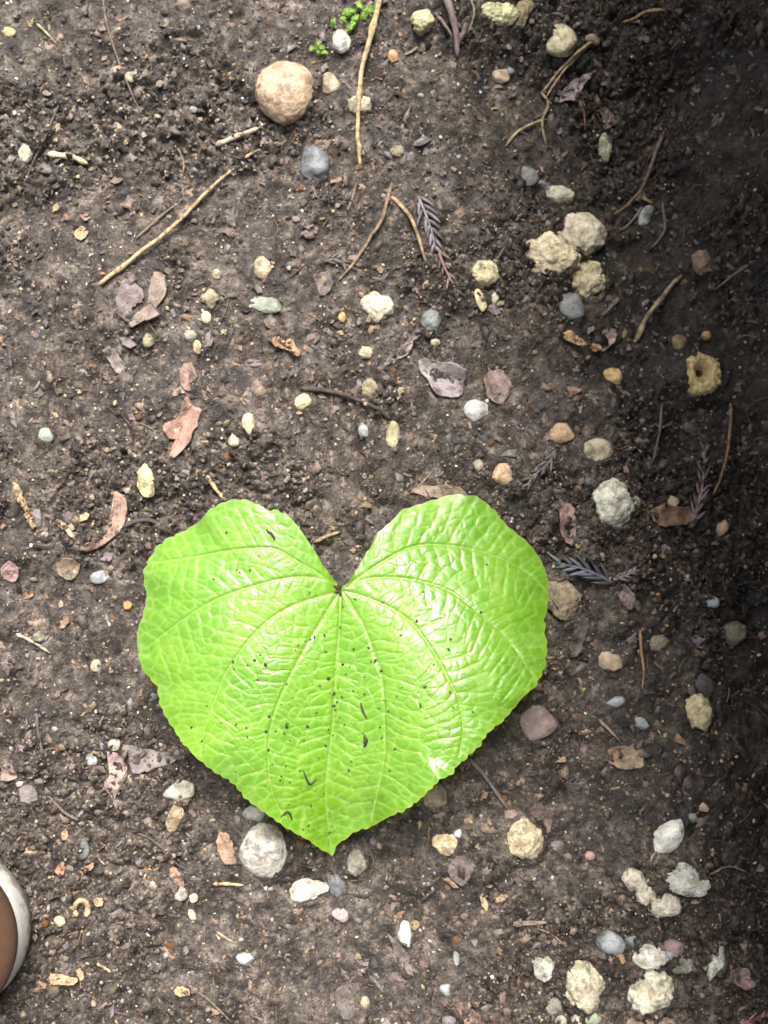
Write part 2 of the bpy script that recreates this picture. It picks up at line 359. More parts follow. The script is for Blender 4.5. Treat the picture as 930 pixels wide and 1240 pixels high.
leaf = link(empty('heart_shaped_leaf', lbase), label='large bright green heart-shaped leaf with sunken veins standing over the soil', cat='leaf')
blade = link(bpy.data.objects.new('blade', leaf_me), leaf); blade.location = -Vector(lbase)

def tube(name, pts, rad, material, sides=8, rough=.12, seed=0):
    """tapered, slightly knobbly tube through world points"""
    P = np.asarray(pts, float); n = len(P); rad = np.broadcast_to(np.asarray(rad, float), (n,)).copy()
    T = np.gradient(P, axis=0); T /= np.linalg.norm(T, axis=1)[:, None] + 1e-12
    up = np.array([0, 0, 1.]); A = np.cross(T, up); ln = np.linalg.norm(A, axis=1); A[ln < 1e-3] = (1, 0, 0); A /= np.linalg.norm(A, axis=1)[:, None]; B = np.cross(A, T)
    ang = np.arange(sides) / sides * 2 * math.pi
    rr = rad[:, None] * (1 + rough * 2 * (vnoise(np.arange(n)[:, None] * .55 + 0 * ang, ang[None] * 1.1 + seed * 3.1 + 0 * rad[:, None], seed) - .5))
    V = P[:, None] + rr[..., None] * (np.cos(ang)[None, :, None] * A[:, None] + np.sin(ang)[None, :, None] * B[:, None])
    V = V.reshape(-1, 3); i = np.arange(n - 1)[:, None] * sides; k = np.arange(sides); k2 = (k + 1) % sides
    Fq = np.stack([i + k, i + k2, i + sides + k2, i + sides + k], -1).reshape(-1, 4)
    # end caps as degenerate-free fans of quads are avoided: pinch the ends
    V[:sides] = P[0] + (V[:sides] - P[0]) * .35; V[-sides:] = P[-1] + (V[-sides:] - P[-1]) * .35
    me = bpy.data.meshes.new(name)
    me.from_pydata(V.tolist(), [], Fq.tolist() + [list(range(sides))[::-1], list(range((n - 1) * sides, n * sides))])
    me.polygons.foreach_set('use_smooth', np.ones(len(me.polygons), bool)); me.materials.append(material); me.update()
    return me
notch = LP.reshape(-1, 3)[np.argmin(np.hypot(LPX - 413, LPY - 715).ravel())]
pet = catmull([lbase + (0.0, 0.0, -.004), lbase + (.002, -.001, .025), notch + (.001, -.006, -.014), notch + (.0, -.001, -.004), notch + (0, 0, .0005)], 26) - lbase
link(bpy.data.objects.new('petiole', tube('petiole', pet, np.linspace(.0021, .0014, 26), M['twig'], 10, .1)), leaf, color=(.13, .05, .035))
# small dark bracts where the stalk meets the blade
for k, (a, ln) in enumerate(((15, .0050), (60, .0055), (110, .005), (150, .005), (260, .0035), (330, .0042), (205, .0045))):
    d = np.array([math.cos(R(a)), math.sin(R(a)), .25]); p0 = notch - lbase + (0, .0004, .0012)
    link(bpy.data.objects.new('stipule', tube('stipule', [p0, p0 + d * ln * .5 + (0, 0, .0005), p0 + d * ln], [.0008, .0009, .0003], M['twig'], 6)), leaf, color=(.06, .028, .02))

# ------------------------------------------------------------------ stones
CREAM, YEL, TAN, ORA, BLU, WHI, PINK, BRO, GRG, PUR = (.40,.35,.235), (.46,.395,.20), (.33,.245,.155), (.36,.205,.10), (.17,.19,.205), (.47,.455,.40), (.27,.18,.17), (.19,.125,.085), (.19,.205,.165), (.15,.115,.115)
def rock(style, px, py, w, h, rot, color, label, outline=None, hz=.62, sink=.41, group=None, name=None, pit=0.0, cat=None, lift=0.0):
    seed = int(px * 7 + py * 13); rnd = random.Random(seed); big = max(w, h)
    bm = bmesh.new(); bmesh.ops.create_icosphere(bm, subdivisions=5 if big > 48 else 4 if big > 17 else 3, radius=1.0)
    if style == 'pumice': w, h = w * 1.12, h * 1.12
    ww, hh = w * S / 2, h * S / 2; zz = min(ww, hh) * (hz * .6 + (.45 if style == 'pumice' else .25))
    planes = []
    if style != 'angular':
        for _ in range(8):
            v = Vector((rnd.gauss(0, 1), rnd.gauss(0, 1), rnd.gauss(0, .7))).normalized(); planes.append((v, rnd.uniform(.74, .95) if style == 'pumice' else rnd.uniform(.86, 1.0)))
    if style == 'angular':
        for _ in range(11):
            v = Vector((rnd.gauss(0, 1), rnd.gauss(0, 1), rnd.gauss(0, .8))).normalized(); planes.append((v, rnd.uniform(.66, .9)))
    so_ = Vector((rnd.uniform(0, 50), rnd.uniform(0, 50), rnd.uniform(0, 50)))
    for v in bm.verts:
        p = v.co.normalized(); k = 1.0
        if outline:
            a = (math.atan2(p.y, p.x) / (2 * math.pi)) % 1 * len(outline); i = int(a); f = a - i; f = f * f * (3 - 2 * f)
            flat = math.hypot(p.x, p.y); o = outline[i % len(outline)] * (1 - f) + outline[(i + 1) % len(outline)] * f
            k *= 1 + (o - 1) * flat ** 1.5
        if style == 'smooth': k *= 1 + (.05 if big > 50 else .18) * mnoise.fractal(p * 1.2 + so_, 1, 2, 4) + .04 * mnoise.fractal(p * 5 + so_, 1, 2, 3)
        elif style == 'pumice':
            k *= 1 + .15 * mnoise.fractal(p * 1.8 + so_, .8, 2.1, 5) + .07 * mnoise.turbulence(p * 4 + so_, 3, True) 
            dist = mnoise.voronoi(p * 3.2 + so_)[0][0]; k *= 1.07 - .20 * min(dist, .7)
            dist = mnoise.voronoi(p * 8 + so_)[0][0]; k *= 1.02 - .09 * min(dist, .6)
        elif style == 'angular':
            k *= 1 + .05 * mnoise.fractal(p * 1.5 + so_, 1, 2, 3)
        q = p * k
        for n_, d_ in planes:
            e = q.dot(n_)
            if e > d_: q = q * (1 - (1 - d_ / e) * .92)
        if style == 'pumice': q += p * (.05 * mnoise.fractal(p * 5 + so_, .7, 2, 4) - .07 * max(0, mnoise.noise(p * 3.5 - so_)))
        if style == 'angular': q += p * .025 * mnoise.fractal(p * 6 + so_, .8, 2, 3)
        z = q.z
        if pit and q.z > 0: z -= pit * math.exp(-((q.x + .05) ** 2 + (q.y - .1) ** 2) / .12)
        v.co = (q.x * ww, q.y * hh, z * zz)
    for f in bm.faces: f.smooth = True
    nm = name or {'smooth': 'pebble', 'pumice': 'pumice_stone', 'angular': 'stone'}[style]
    me = bpy.data.meshes.new(nm); bm.to_mesh(me); bm.free()
    wet = color[2] >= color[0] * .98
    color = tuple((c * .55 + .45 * sum(color) / 3) * .74 for c in color) if wet and style != 'pumice' else color
    me.materials.append(M['wetstone'] if wet and style != 'pumice' else M['pumice'] if style == 'pumice' else M['stone'])
    P = on_soil(px, py); o = bpy.data.objects.new(nm, me)
    o.location = (P[0], P[1], P[2] + zz * (1 - 2 * sink) + lift + .0006); o.rotation_euler = (rnd.uniform(-.12, .12), rnd.uniform(-.12, .12), R(rot))
    if big > 13: heap(P, ww, hh, R(rot), zz * .60)
    pale = sum(color) / 3; gain = (1.5 if style == 'pumice' and big > 24 else 1.0 if big > 24 else .90) if pale > .27 else 1.05
    color = tuple(min(.74, (c * .80 + pale * .20) * gain) for c in color)
    return link(o, label=label, cat=cat or ('pebble' if style == 'smooth' else 'stone'), group=group, color=color)

def heap(P, ww, hh, rot, hgt):
    """soil banked up unevenly against a stone"""
    m = max(ww, hh) * 1.9; i0, i1 = np.searchsorted(gx, (P[0] - m, P[0] + m)); j0, j1 = np.searchsorted(gy, (P[1] - m, P[1] + m))
    X, Y = GX[i0:i1, j0:j1] - P[0], GY[i0:i1, j0:j1] - P[1]; u, v = X * math.cos(rot) + Y * math.sin(rot), -X * math.sin(rot) + Y * math.cos(rot)
    d = np.hypot(u / ww, v / hh); a = np.arctan2(v, u); k = .55 + 1.5 * fbm(np.cos(a) * 1.6 + P[0] * 90, np.sin(a) * 1.6 + P[1] * 90, 33, 3)
    GZ[i0:i1, j0:j1] += np.clip(k, 0, 1.2) * min(hgt, .006) * np.exp(-((d - 1.0) / .26) ** 2) * (.6 + .8 * vnoise(GX[i0:i1, j0:j1] * 420, GY[i0:i1, j0:j1] * 420, 3))
ROCKS = [
 ('smooth',346,115,76,78,10,(.40,.275,.165),'largest rounded orange-tan pebble, smooth, beside the stone with moss',[1,1.02,.97,1.03,1,.95,1.02,1],.75),
 ('smooth',382,200,38,44,0,(.15,.17,.19),'blue-grey pebble sunk in soil between the big tan pebble and the broken twigs',None,.7),
 ('smooth',679,53,42,42,0,(.50,.44,.26),'smooth pale yellow round pebble touching the forked dry twig',[1,.94,1.03,1,.95,1.04,1,.97],.8),
 ('pumice',512,27,30,32,-20,(.47,.43,.22),'single pale yellow crumbly chunk beside the purple-brown dead stem',[1,.8,1.05,.9,1.1,.8,1,.9],.7),
 ('pumice',604,18,50,26,-12,(.52,.48,.25),'bright pale yellow crumbly chunk, longest of the two wedged together',[1.05,1,.85,1,1.05,.9,1,.95],.7),
 ('pumice',630,20,26,48,-20,(.34,.26,.12),'dull ochre crumbly chunk wedged against the bright pale yellow one',[.8,1,1.1,.8,.7,1,1.1,.9],.6),
 ('angular',606,93,28,20,-8,(.38,.27,.17),'blocky tan stone with a small blue-white flake behind it',None,.8),
 ('angular',619,87,14,12,10,(.26,.29,.31),'small blue-white flake behind the blocky tan stone',None,.7),
 ('angular',400,103,26,32,15,(.28,.22,.145),'dull tan angular stone between the big tan pebble and the long straw stalk',None,.6),
 ('pumice',436,128,30,22,5,(.33,.29,.20),'dirty cream crumbly stone beneath the long straw stalk',None,.5),
 ('smooth',414,52,24,34,8,(.40,.40,.36),'milky white stone with bright moss growing over it',None,.8),
 ('smooth',476,69,14,18,25,(.40,.21,.09),'small orange pebble beside the long straw stalk',None,.7),
 ('pumice',700,287,70,58,22,(.46,.41,.28),'largest cream pumice lump, smooth topped, highest of three crumbling lumps',[1,.95,1.05,.95,1,1.0,.9,1],.5),
 ('pumice',664,312,68,52,-14,(.47,.39,.23),'cream pumice lump with a brown stain, broken from the largest lump',[1.05,.9,1,.85,1.1,.95,1,.9],.5),
 ('pumice',708,340,52,48,-20,(.45,.38,.22),'cream pumice lump crumbling into grains above the blue-grey slab',[1,.8,1.1,.85,1,.9,1.1,.8],.5),
 ('angular',689,371,44,40,-35,(.175,.19,.185),'blue-grey slab tucked under the largest cream pumice lump',[1,.8,1.1,.8,1,.9,1,.9],.45),
 ('pumice',677,237,36,22,-8,(.36,.33,.23),'flat dirty cream stone lying above the largest pumice lump',None,.5),
 ('smooth',781,263,18,32,-30,(.38,.42,.40),'pale blue-white oblong pebble among the thin roots',None,.6),
 ('pumice',731,181,17,38,0,(.32,.31,.21),'narrow dirty cream crumbly stone below a purple leaf shred',None,.6),
 ('pumice',849,318,26,30,0,(.30,.20,.12),'tan-brown crumbly stone beside the tip of the bent straw twig',None,.6),
 ('pumice',849,455,46,54,10,(.50,.37,.13),'mustard yellow porous stone with a dark hole in its top',[1,.95,1.03,.95,1,1.02,.95,1],.65),
 ('smooth',822,415,20,20,0,(.26,.19,.065),'dull mustard pebble, larger of two above the porous yellow stone',None,.7),
 ('smooth',855,407,14,13,0,(.32,.20,.07),'small dull orange pebble, smaller of two above the porous yellow stone',None,.7),
 ('smooth',741,457,27,24,0,(.46,.30,.10),'bright orange-yellow round pebble below the pink leaf shred',None,.75),
 ('angular',680,525,34,34,20,(.36,.22,.12),'orange-tan three-cornered stone with a dark sprig beside it',[1.1,.75,.85,1.1,.8,.9],.5),
 ('smooth',722,546,42,32,5,(.34,.275,.175),'speckled tan flattish pebble with a thin straw stuck to its rim',[1,.97,1.05,.98,1,1.02],.55),
 ('pumice',740,612,56,56,0,(.46,.455,.36),'chalky white knobbly stone with a hooked lower lobe',[1.0,.8,.95,1.1,1.0,.95,.72,.8,1.05,1.1,.9,.8],.65),
 ('pumice',767,608,17,16,0,(.25,.235,.19),'small grey crumb of stone beside the chalky white knobbly stone',None,.6),
 ('smooth',812,608,21,16,0,(.48,.41,.22),'small cream-yellow pebble lying on brown leaf crumbs',None,.7),
 ('angular',608,575,30,28,30,(.40,.26,.12),'flat orange-buff chip of stone beyond the right lobe of the green leaf',None,.4),
 ('angular',577,498,34,30,10,(.46,.47,.45),'whitish quartz stone beside the lilac dead leaf',None,.65),
 ('smooth',476,527,17,34,-6,(.33,.29,.15),'upright olive-yellow oval pebble beyond the notch of the green leaf',None,.6),
 ('pumice',448,472,19,24,5,(.42,.35,.19),'cream-yellow oval crumb of stone beneath the small cream pebble',None,.6),
 ('smooth',443,427,18,16,0,(.50,.42,.27),'small smooth cream pebble between the pumice triangle and a cream-yellow crumb',None,.75),
 ('smooth',367,487,22,19,15,(.46,.40,.20),'small yellow pebble beside the dark surface root',None,.7),
 ('pumice',457,373,42,36,-10,(.46,.42,.29),'cream pumice wedge with a ragged upper edge, near the grey-green oval pebble',[1,1.1,.75,1.05,1.1,.8,.75,1.0,.8],.55),
 ('smooth',522,389,24,30,-8,(.20,.23,.20),'grey-green oval pebble above the lilac dead leaf',None,.7),
 ('pumice',586,332,36,30,-15,(.46,.39,.21),'cream-yellow stone with a dark pock on top',None,.65),
 ('smooth',582,364,13,30,22,(.48,.42,.22),'thin yellow oblong pebble under the pocked cream-yellow stone',None,.7),
 ('smooth',599,362,10,16,-10,(.40,.37,.26),'tiny cream pebble beside the thin yellow oblong pebble',None,.7),
 ('smooth',318,325,21,32,0,(.38,.275,.16),'smooth tan oval pebble alone near the straw twig end',None,.7),
 ('angular',321,370,50,21,-5,(.205,.225,.17),'long flat grey-green stone half buried below the tan oval pebble',None,.4),
 ('pumice',178,584,23,38,18,(.50,.42,.20),'yellow peanut-shaped stone near the pale brown crescent leaf',[.95,1.15,1.1,.9,.75,1.05,1.15,1.0,.72],.75),
 ('smooth',302,513,18,27,12,(.47,.40,.23),'cream pear-shaped pebble, larger of two near the reddish maple scrap',None,.7),
 ('smooth',283,533,14,17,25,(.40,.35,.22),'dull cream pebble, smaller of two near the reddish maple scrap',None,.6),
 ('angular',123,698,27,19,12,(.32,.36,.38),'pale blue-grey angular stone near the left rim of the green leaf',None,.6),
 ('angular',56,528,22,20,20,(.25,.28,.20),'faded grey-green stone alone in bare soil',None,.4),
 ('smooth',31,187,18,24,0,(.46,.42,.27),'pale yellow-white pebble near the short pale stick',None,.7),
 ('smooth',12,40,17,13,-10,(.48,.41,.18),'small lemon yellow pebble in loose crumbly soil',None,.7),
 ('pumice',256,362,24,24,0,(.42,.35,.20),'cream crumbly star-shaped stone with smaller cream crumbs around it',[1,.7,1.1,.7,1,.7,1.1,.7],.5),
 ('smooth',250,385,13,16,0,(.44,.38,.23),'small cream pebble just below the star-shaped crumbly stone',None,.7),
 ('smooth',263,333,12,13,0,(.44,.38,.24),'small round cream pebble just above the star-shaped crumbly stone',None,.7),
 ('pumice',231,407,16,14,0,(.38,.35,.27),'greyish cream crumb next to the yellow oblong crumb',None,.6),
 ('smooth',239,421,11,18,10,(.42,.31,.15),'yellow oblong crumb next to the greyish cream crumb',None,.6),
 ('pumice',180,413,14,17,0,(.40,.36,.19),'dull yellow crumb below the brown dead leaf scrap',None,.6),
 ('smooth',160,94,18,14,0,(.34,.29,.18),'dull yellowish pebble on the thin dark root strand',None,.5),
 ('smooth',143,86,14,13,0,(.38,.27,.17),'light tan pebble on the thin dark root strand',None,.5),
 ('smooth',320,1029,57,64,8,(.35,.325,.275),'large whitish rounded stone with grey stains beside the leaf tip',[.98,1.02,1,.95,1.02,.97,1.03,1],.7),
 ('angular',309,985,32,22,-15,(.28,.27,.24),'grey wedge of stone peeping out under the leaf margin',None,.6),
 ('angular',221,958,42,27,12,(.33,.315,.25),'ragged grey-cream stone with a straw beside it, near the left margin of the leaf',[1.1,.85,1,.9,1.1,.8,1,.8],.5),
 ('pumice',211,991,18,32,-22,(.36,.27,.15),'thin tan crescent of stone on a dark chip',None,.5),
 ('pumice',372,1077,48,27,10,(.45,.42,.33),'crumbling cream pumice patch near the tip of the leaf',[1.05,.75,1,1.1,.75,1.05,.8,.7],.45),
 ('smooth',407,1071,21,30,18,(.155,.165,.185),'slate blue smooth pebble beside the crumbling cream patch',None,.6),
 ('pumice',431,1043,24,30,0,(.29,.265,.20),'dull cream crumbly stone just past the leaf tip',None,.5),
 ('angular',412,1107,22,18,-30,(.33,.25,.26),'pinkish lilac chip of stone below the slate blue pebble',None,.4),
 ('pumice',540,1021,30,25,-8,(.47,.38,.20),'yellow two-lobed stone with a white grain at its side',[1,1.1,.85,1,1.05,.85,1,1],.7),
 ('smooth',554,1010,10,13,-30,(.52,.52,.50),'white grain at the side of the yellow two-lobed stone',None,.7),
 ('pumice',633,1016,44,46,0,(.49,.40,.235),'yellow-cream lumpy stone at the end of the dark twig',[1,.85,1.05,1.1,.9,1,.82,1.05],.7),
 ('angular',618,991,22,24,0,(.20,.13,.10),'reddish brown chip behind the yellow-cream lumpy stone',None,.4),
 ('pumice',525,963,28,30,0,(.34,.25,.145),'brownish tan stone half under the right margin of the leaf',None,.5),
 ('angular',651,876,48,46,0,(.20,.14,.125),'purplish brown broken stone with a tan base beside the leaf',[1,.85,1,.95,1.05,.9,1.05,.8],.55),
 ('pumice',681,725,42,52,10,(.33,.25,.15),'crumbly tan stone touching the right rim of the leaf',[1,.8,.9,1.1,.9,1,1.1,.8],.5),
 ('smooth',738,800,32,25,-25,(.38,.28,.18),'speckled orange-tan oval pebble near the knotted root',None,.7),
 ('pumice',796,778,25,20,0,(.25,.21,.135),'drab tan stone between the speckled pebble and the olive stone',None,.45),
 ('pumice',884,766,38,30,5,(.23,.205,.125),'drab olive-tan stone half buried under the bank',None,.45),
 ('angular',863,729,20,20,10,(.33,.38,.38),'pale blue three-cornered stone above the drab olive-tan one',[1.1,.7,.8,1.15,.7,.8],.6),
 ('pumice',843,862,34,48,14,(.46,.38,.19),'yellow-cream pointed wedge of stone standing out of dark soil',[.9,1,1.1,.75,.85,1.0,1.0,.7,1.1,.9],.65),
 ('smooth',874,639,15,27,-32,(.37,.25,.16),'orange-tan slender pebble near the feathery conifer sprig',None,.6),
 ('angular',808,1010,54,42,42,(.58,.57,.50),'white wedge of stone with a rootlet hooked under it',[1.1,.8,.95,.8,1,.9,.9,.85],.6),
 ('pumice',768,1066,36,26,-40,(.40,.36,.27),'upper fragment of the crumbled cream stone, below the white wedge',[1.05,.8,1,.8,1.1,.8],.5),
 ('pumice',784,1084,30,24,-30,(.38,.34,.25),'middle fragment of the crumbled cream stone, dullest of three',[1,.8,1.05,.8,1,.9],.45),
 ('pumice',803,1093,40,32,-20,(.42,.38,.29),'largest fragment of the crumbled cream stone, at its outer end',[1.05,.85,1,.9,1.1,.8],.5),
 ('pumice',828,1066,55,34,-10,(.38,.38,.32),'white and grey crumbly stone beside the crumbled cream stone',[1.1,.8,1.1,.65,1.05,1,.95,1],.55),
 ('smooth',738,1141,35,30,-20,(.28,.32,.345),'translucent blue-grey rounded pebble, largest of the bluish ones',None,.75),
 ('angular',765,1139,20,16,0,(.15,.205,.235),'small teal blue stone between the blue-grey pebble and a mauve chip',None,.6),
 ('angular',814,1147,30,26,20,(.21,.135,.125),'mauve red chip of stone beside the white knobbly stone',None,.45),
 ('smooth',811,1156,18,14,-10,(.24,.30,.34),'light blue grain under the mauve red chip',None,.6),
 ('pumice',785,1158,43,29,0,(.48,.47,.40),'white knobbly stone above the biggest cream-yellow lump',[1,.9,1.1,.85,1,.9,1,.85],.7),
 ('pumice',824,1169,30,18,10,(.28,.30,.23),'greenish grey crumbly stone right beside the white knobbly one',None,.5),
 ('pumice',782,1194,55,59,30,(.52,.47,.34),'biggest cream-yellow lump in the cluster by the bank, with a hollow side',[1,1.05,.8,1,.95,1.05,.85,1],.7),
 ('pumice',705,1190,48,59,15,(.46,.41,.27),'cream pumice lump crumbling on one side, beside a dark blue pebble',[1.05,.85,1.1,.8,1,.9,1.0,.8],.6),
 ('smooth',691,1210,20,17,0,(.125,.17,.215),'dark blue pebble beside the crumbling cream lump',None,.6),
 ('pumice',657,1171,23,28,0,(.43,.41,.32),'small white crumbly stone with a white grain next to it',None,.6),
 ('pumice',668,1218,22,20,0,(.34,.31,.24),'faded cream crumbs pressed into the soil below the white crumbly stone',None,.4),
 ('pumice',866,1164,18,40,-24,(.36,.39,.31),'greenish white crumbly stone beside the mauve leaf scrap',[1.1,.8,1.05,.6,1.1,.8,1.05,.65],.6),
 ('smooth',752,1165,12,21,8,(.30,.165,.06),'orange-brown seed-like pebble between two cream lumps',None,.6),
 ('smooth',716,1231,24,18,0,(.33,.37,.25),'pale green pebble below the crumbling cream lump',None,.6),
 ('smooth',698,1233,14,16,10,(.46,.42,.30),'small cream pebble touching the pale green pebble',None,.6),
 ('smooth',679,1235,15,14,0,(.38,.33,.24),'small buff pebble near the pale green pebble',None,.6),
 ('smooth',490,1130,17,28,14,(.55,.52,.45),'bright white tooth-like pebble with a notch',[1,1.1,.95,.7,.95,1,1.1,.9],.7),
 ('angular',297,1160,22,15,-5,(.44,.46,.46),'white oval chip of stone lying in bare dark soil',None,.6),
 ('angular',540,1198,17,17,0,(.40,.42,.41),'greyish white chip near a reddish brown leaf',None,.6),
 ('angular',553,1160,9,20,5,(.36,.38,.39),'slim pale grey chip above the greyish white chip',None,.5),
 ('smooth',73,1115,15,12,-25,(.44,.36,.21),'cream seed-like pebble near the curled husk ring',None,.6),
 ('angular',34,963,24,32,10,(.16,.13,.13),'purplish grey flat stone in soil near the brown shoe',None,.35),
 ('angular',111,921,15,14,0,(.42,.43,.42),'small white-grey chip above the pink-lilac leaf scrap',None,.5),
 ('smooth',139,901,16,16,0,(.30,.28,.20),'round putty-coloured pebble above the pink-lilac leaf scrap',None,.6),
 ('smooth',442,1213,12,15,0,(.40,.29,.17),'tan bean-shaped pebble alone in the soil past the leaf tip',None,.6),
 ('smooth',219,1082,17,17,0,(.40,.38,.31),'off-white round pebble at the end of a brown shred',None,.6),
 ('smooth',235,1087,11,12,0,(.50,.44,.29),'tiny bright cream pebble beside the off-white round one',None,.6),
 ('smooth',233,1107,9,15,28,(.48,.39,.24),'tiny cream oblong pebble below the off-white round one',None,.6),
 ('smooth',155,733,11,12,0,(.42,.19,.05),'small vivid orange pebble near the left rim of the leaf',None,.6),
 ('smooth',89,693,15,11,0,(.42,.38,.25),'cream pebble under the faded tan leaf stain',None,.5),
 ('pumice',48,771,15,13,10,(.34,.31,.20),'grey-cream crumb at the end of a pale straw',None,.5),
 ('smooth',117,806,13,16,0,(.30,.26,.17),'drab buff pebble in dark crumbs left of the leaf',None,.5),
 ('pumice',482,184,18,13,0,(.38,.31,.19),'yellow-buff crumb just past the end of the long straw stalk',None,.5),
 ('smooth',414,384,10,15,10,(.42,.28,.09),'amber grain beside the cream pumice wedge',None,.6),
 ('smooth',527,415,13,9,0,(.44,.36,.24),'small cream grain below the grey-green oval pebble',None,.6),
 ('smooth',485,473,8,9,0,(.44,.34,.2),'tiny cream grain near the lilac dead leaf',None,.6),
 ('smooth',579,563,13,14,0,(.30,.255,.18),'drab buff pebble next to the flat orange-buff chip',None,.5),
 ('pumice',836,990,15,12,0,(.30,.31,.24),'drab green-white crumb near the white wedge of stone',None,.5),
 ('smooth',714,1036,13,11,0,(.38,.22,.19),'salmon pink pebble in dark soil below the dark twig',None,.5),
 ('angular',851,978,16,13,-25,(.40,.28,.20),'pale salmon chip beyond the white wedge of stone',None,.5),
 ('angular',101,1028,16,30,5,(.075,.078,.08),'dark slate flake lying flat near the shoe',None,.3),
 ('angular',752,1147,12,9,0,(.14,.17,.19),'dark teal grain touching the blue-grey pebble',None,.5),
 ('angular',640,215,26,30,30,(.165,.17,.15),'dark grey-green stone beside the flat dirty cream stone',None,.4),
 ('smooth',836,518,22,18,0,(.085,.085,.085),'dark charcoal pebble below the porous yellow stone',None,.5),
 ('smooth',440,521,14,20,10,(.22,.24,.25),'grey flat pebble left of the upright olive-yellow one',None,.35),
 ('angular',745,850,24,14,20,(.24,.27,.28),'bluish white flake above the dark tan shred',None,.4),
 ('angular',776,876,20,16,-20,(.20,.25,.26),'teal-white flake beside a bent rootlet',None,.4),
 ('smooth',850,830,28,34,20,(.06,.058,.058),'dark soil-coloured stone above the yellow-cream wedge',None,.4),
]
for r_ in ROCKS:
    st_, px, py, w, h, rot, c_, lab, outl, hz = r_
    rock(st_, px, py, w, h, rot, c_, lab, outl, hz, pit=1.4 if 'dark hole' in lab else .5 if 'pock' in lab or 'hollow side' in lab else 0)

# ------------------------------------------------------------------ twigs, stalks and roots
def twig(name, pts, wpx, color, label, cat='twig', arch=0.0, taper=.6, knots=0, group=None, parent=None, sides=8):
    n = max(10, int(sum(math.dist(a, b) for a, b in zip(pts[:-1], pts[1:])) / 5))
    c = catmull(pts, n); sd_ = int(pts[0][0] * 3 + pts[0][1])
    c = c + np.stack([fbm(np.arange(n) / 5, np.zeros(n) + sd_, 4, 2), fbm(np.arange(n) / 5, np.zeros(n) + sd_, 9, 2)], -1) * min(wpx, 6) * .5
    P = on_soil(c[:, 0], c[:, 1]); rad = np.linspace(1, taper, n) * wpx * S / 2 * .84
    zt = P[:, 2].copy()
    for _ in range(3): zt = np.maximum(P[:, 2], np.convolve(np.pad(zt, 2, mode='edge'), np.ones(5) / 5, 'valid'))
    P[:, 2] = zt + rad * .75 + arch * np.sin(np.linspace(0, math.pi, n)) + .0004
    if knots:
        for k in range(knots): i = int((k + .5) / knots * n); rad[max(0, i - 1):i + 1] *= 1.35
    o0 = P[0].copy() if parent is None else np.array(parent.location)
    me = tube(name, P - o0, rad, M['twig'], sides, .16, sd_ % 97)
    o = bpy.data.objects.new(name, me)
    if parent is None: o.location = o0
    return link(o, parent, label if parent is None else None, cat if parent is None else None, group, color=color)
STRAW, PALE, DRY, DARK = (.36, .26, .14), (.42, .36, .25), (.22, .145, .09), (.055, .042, .036)
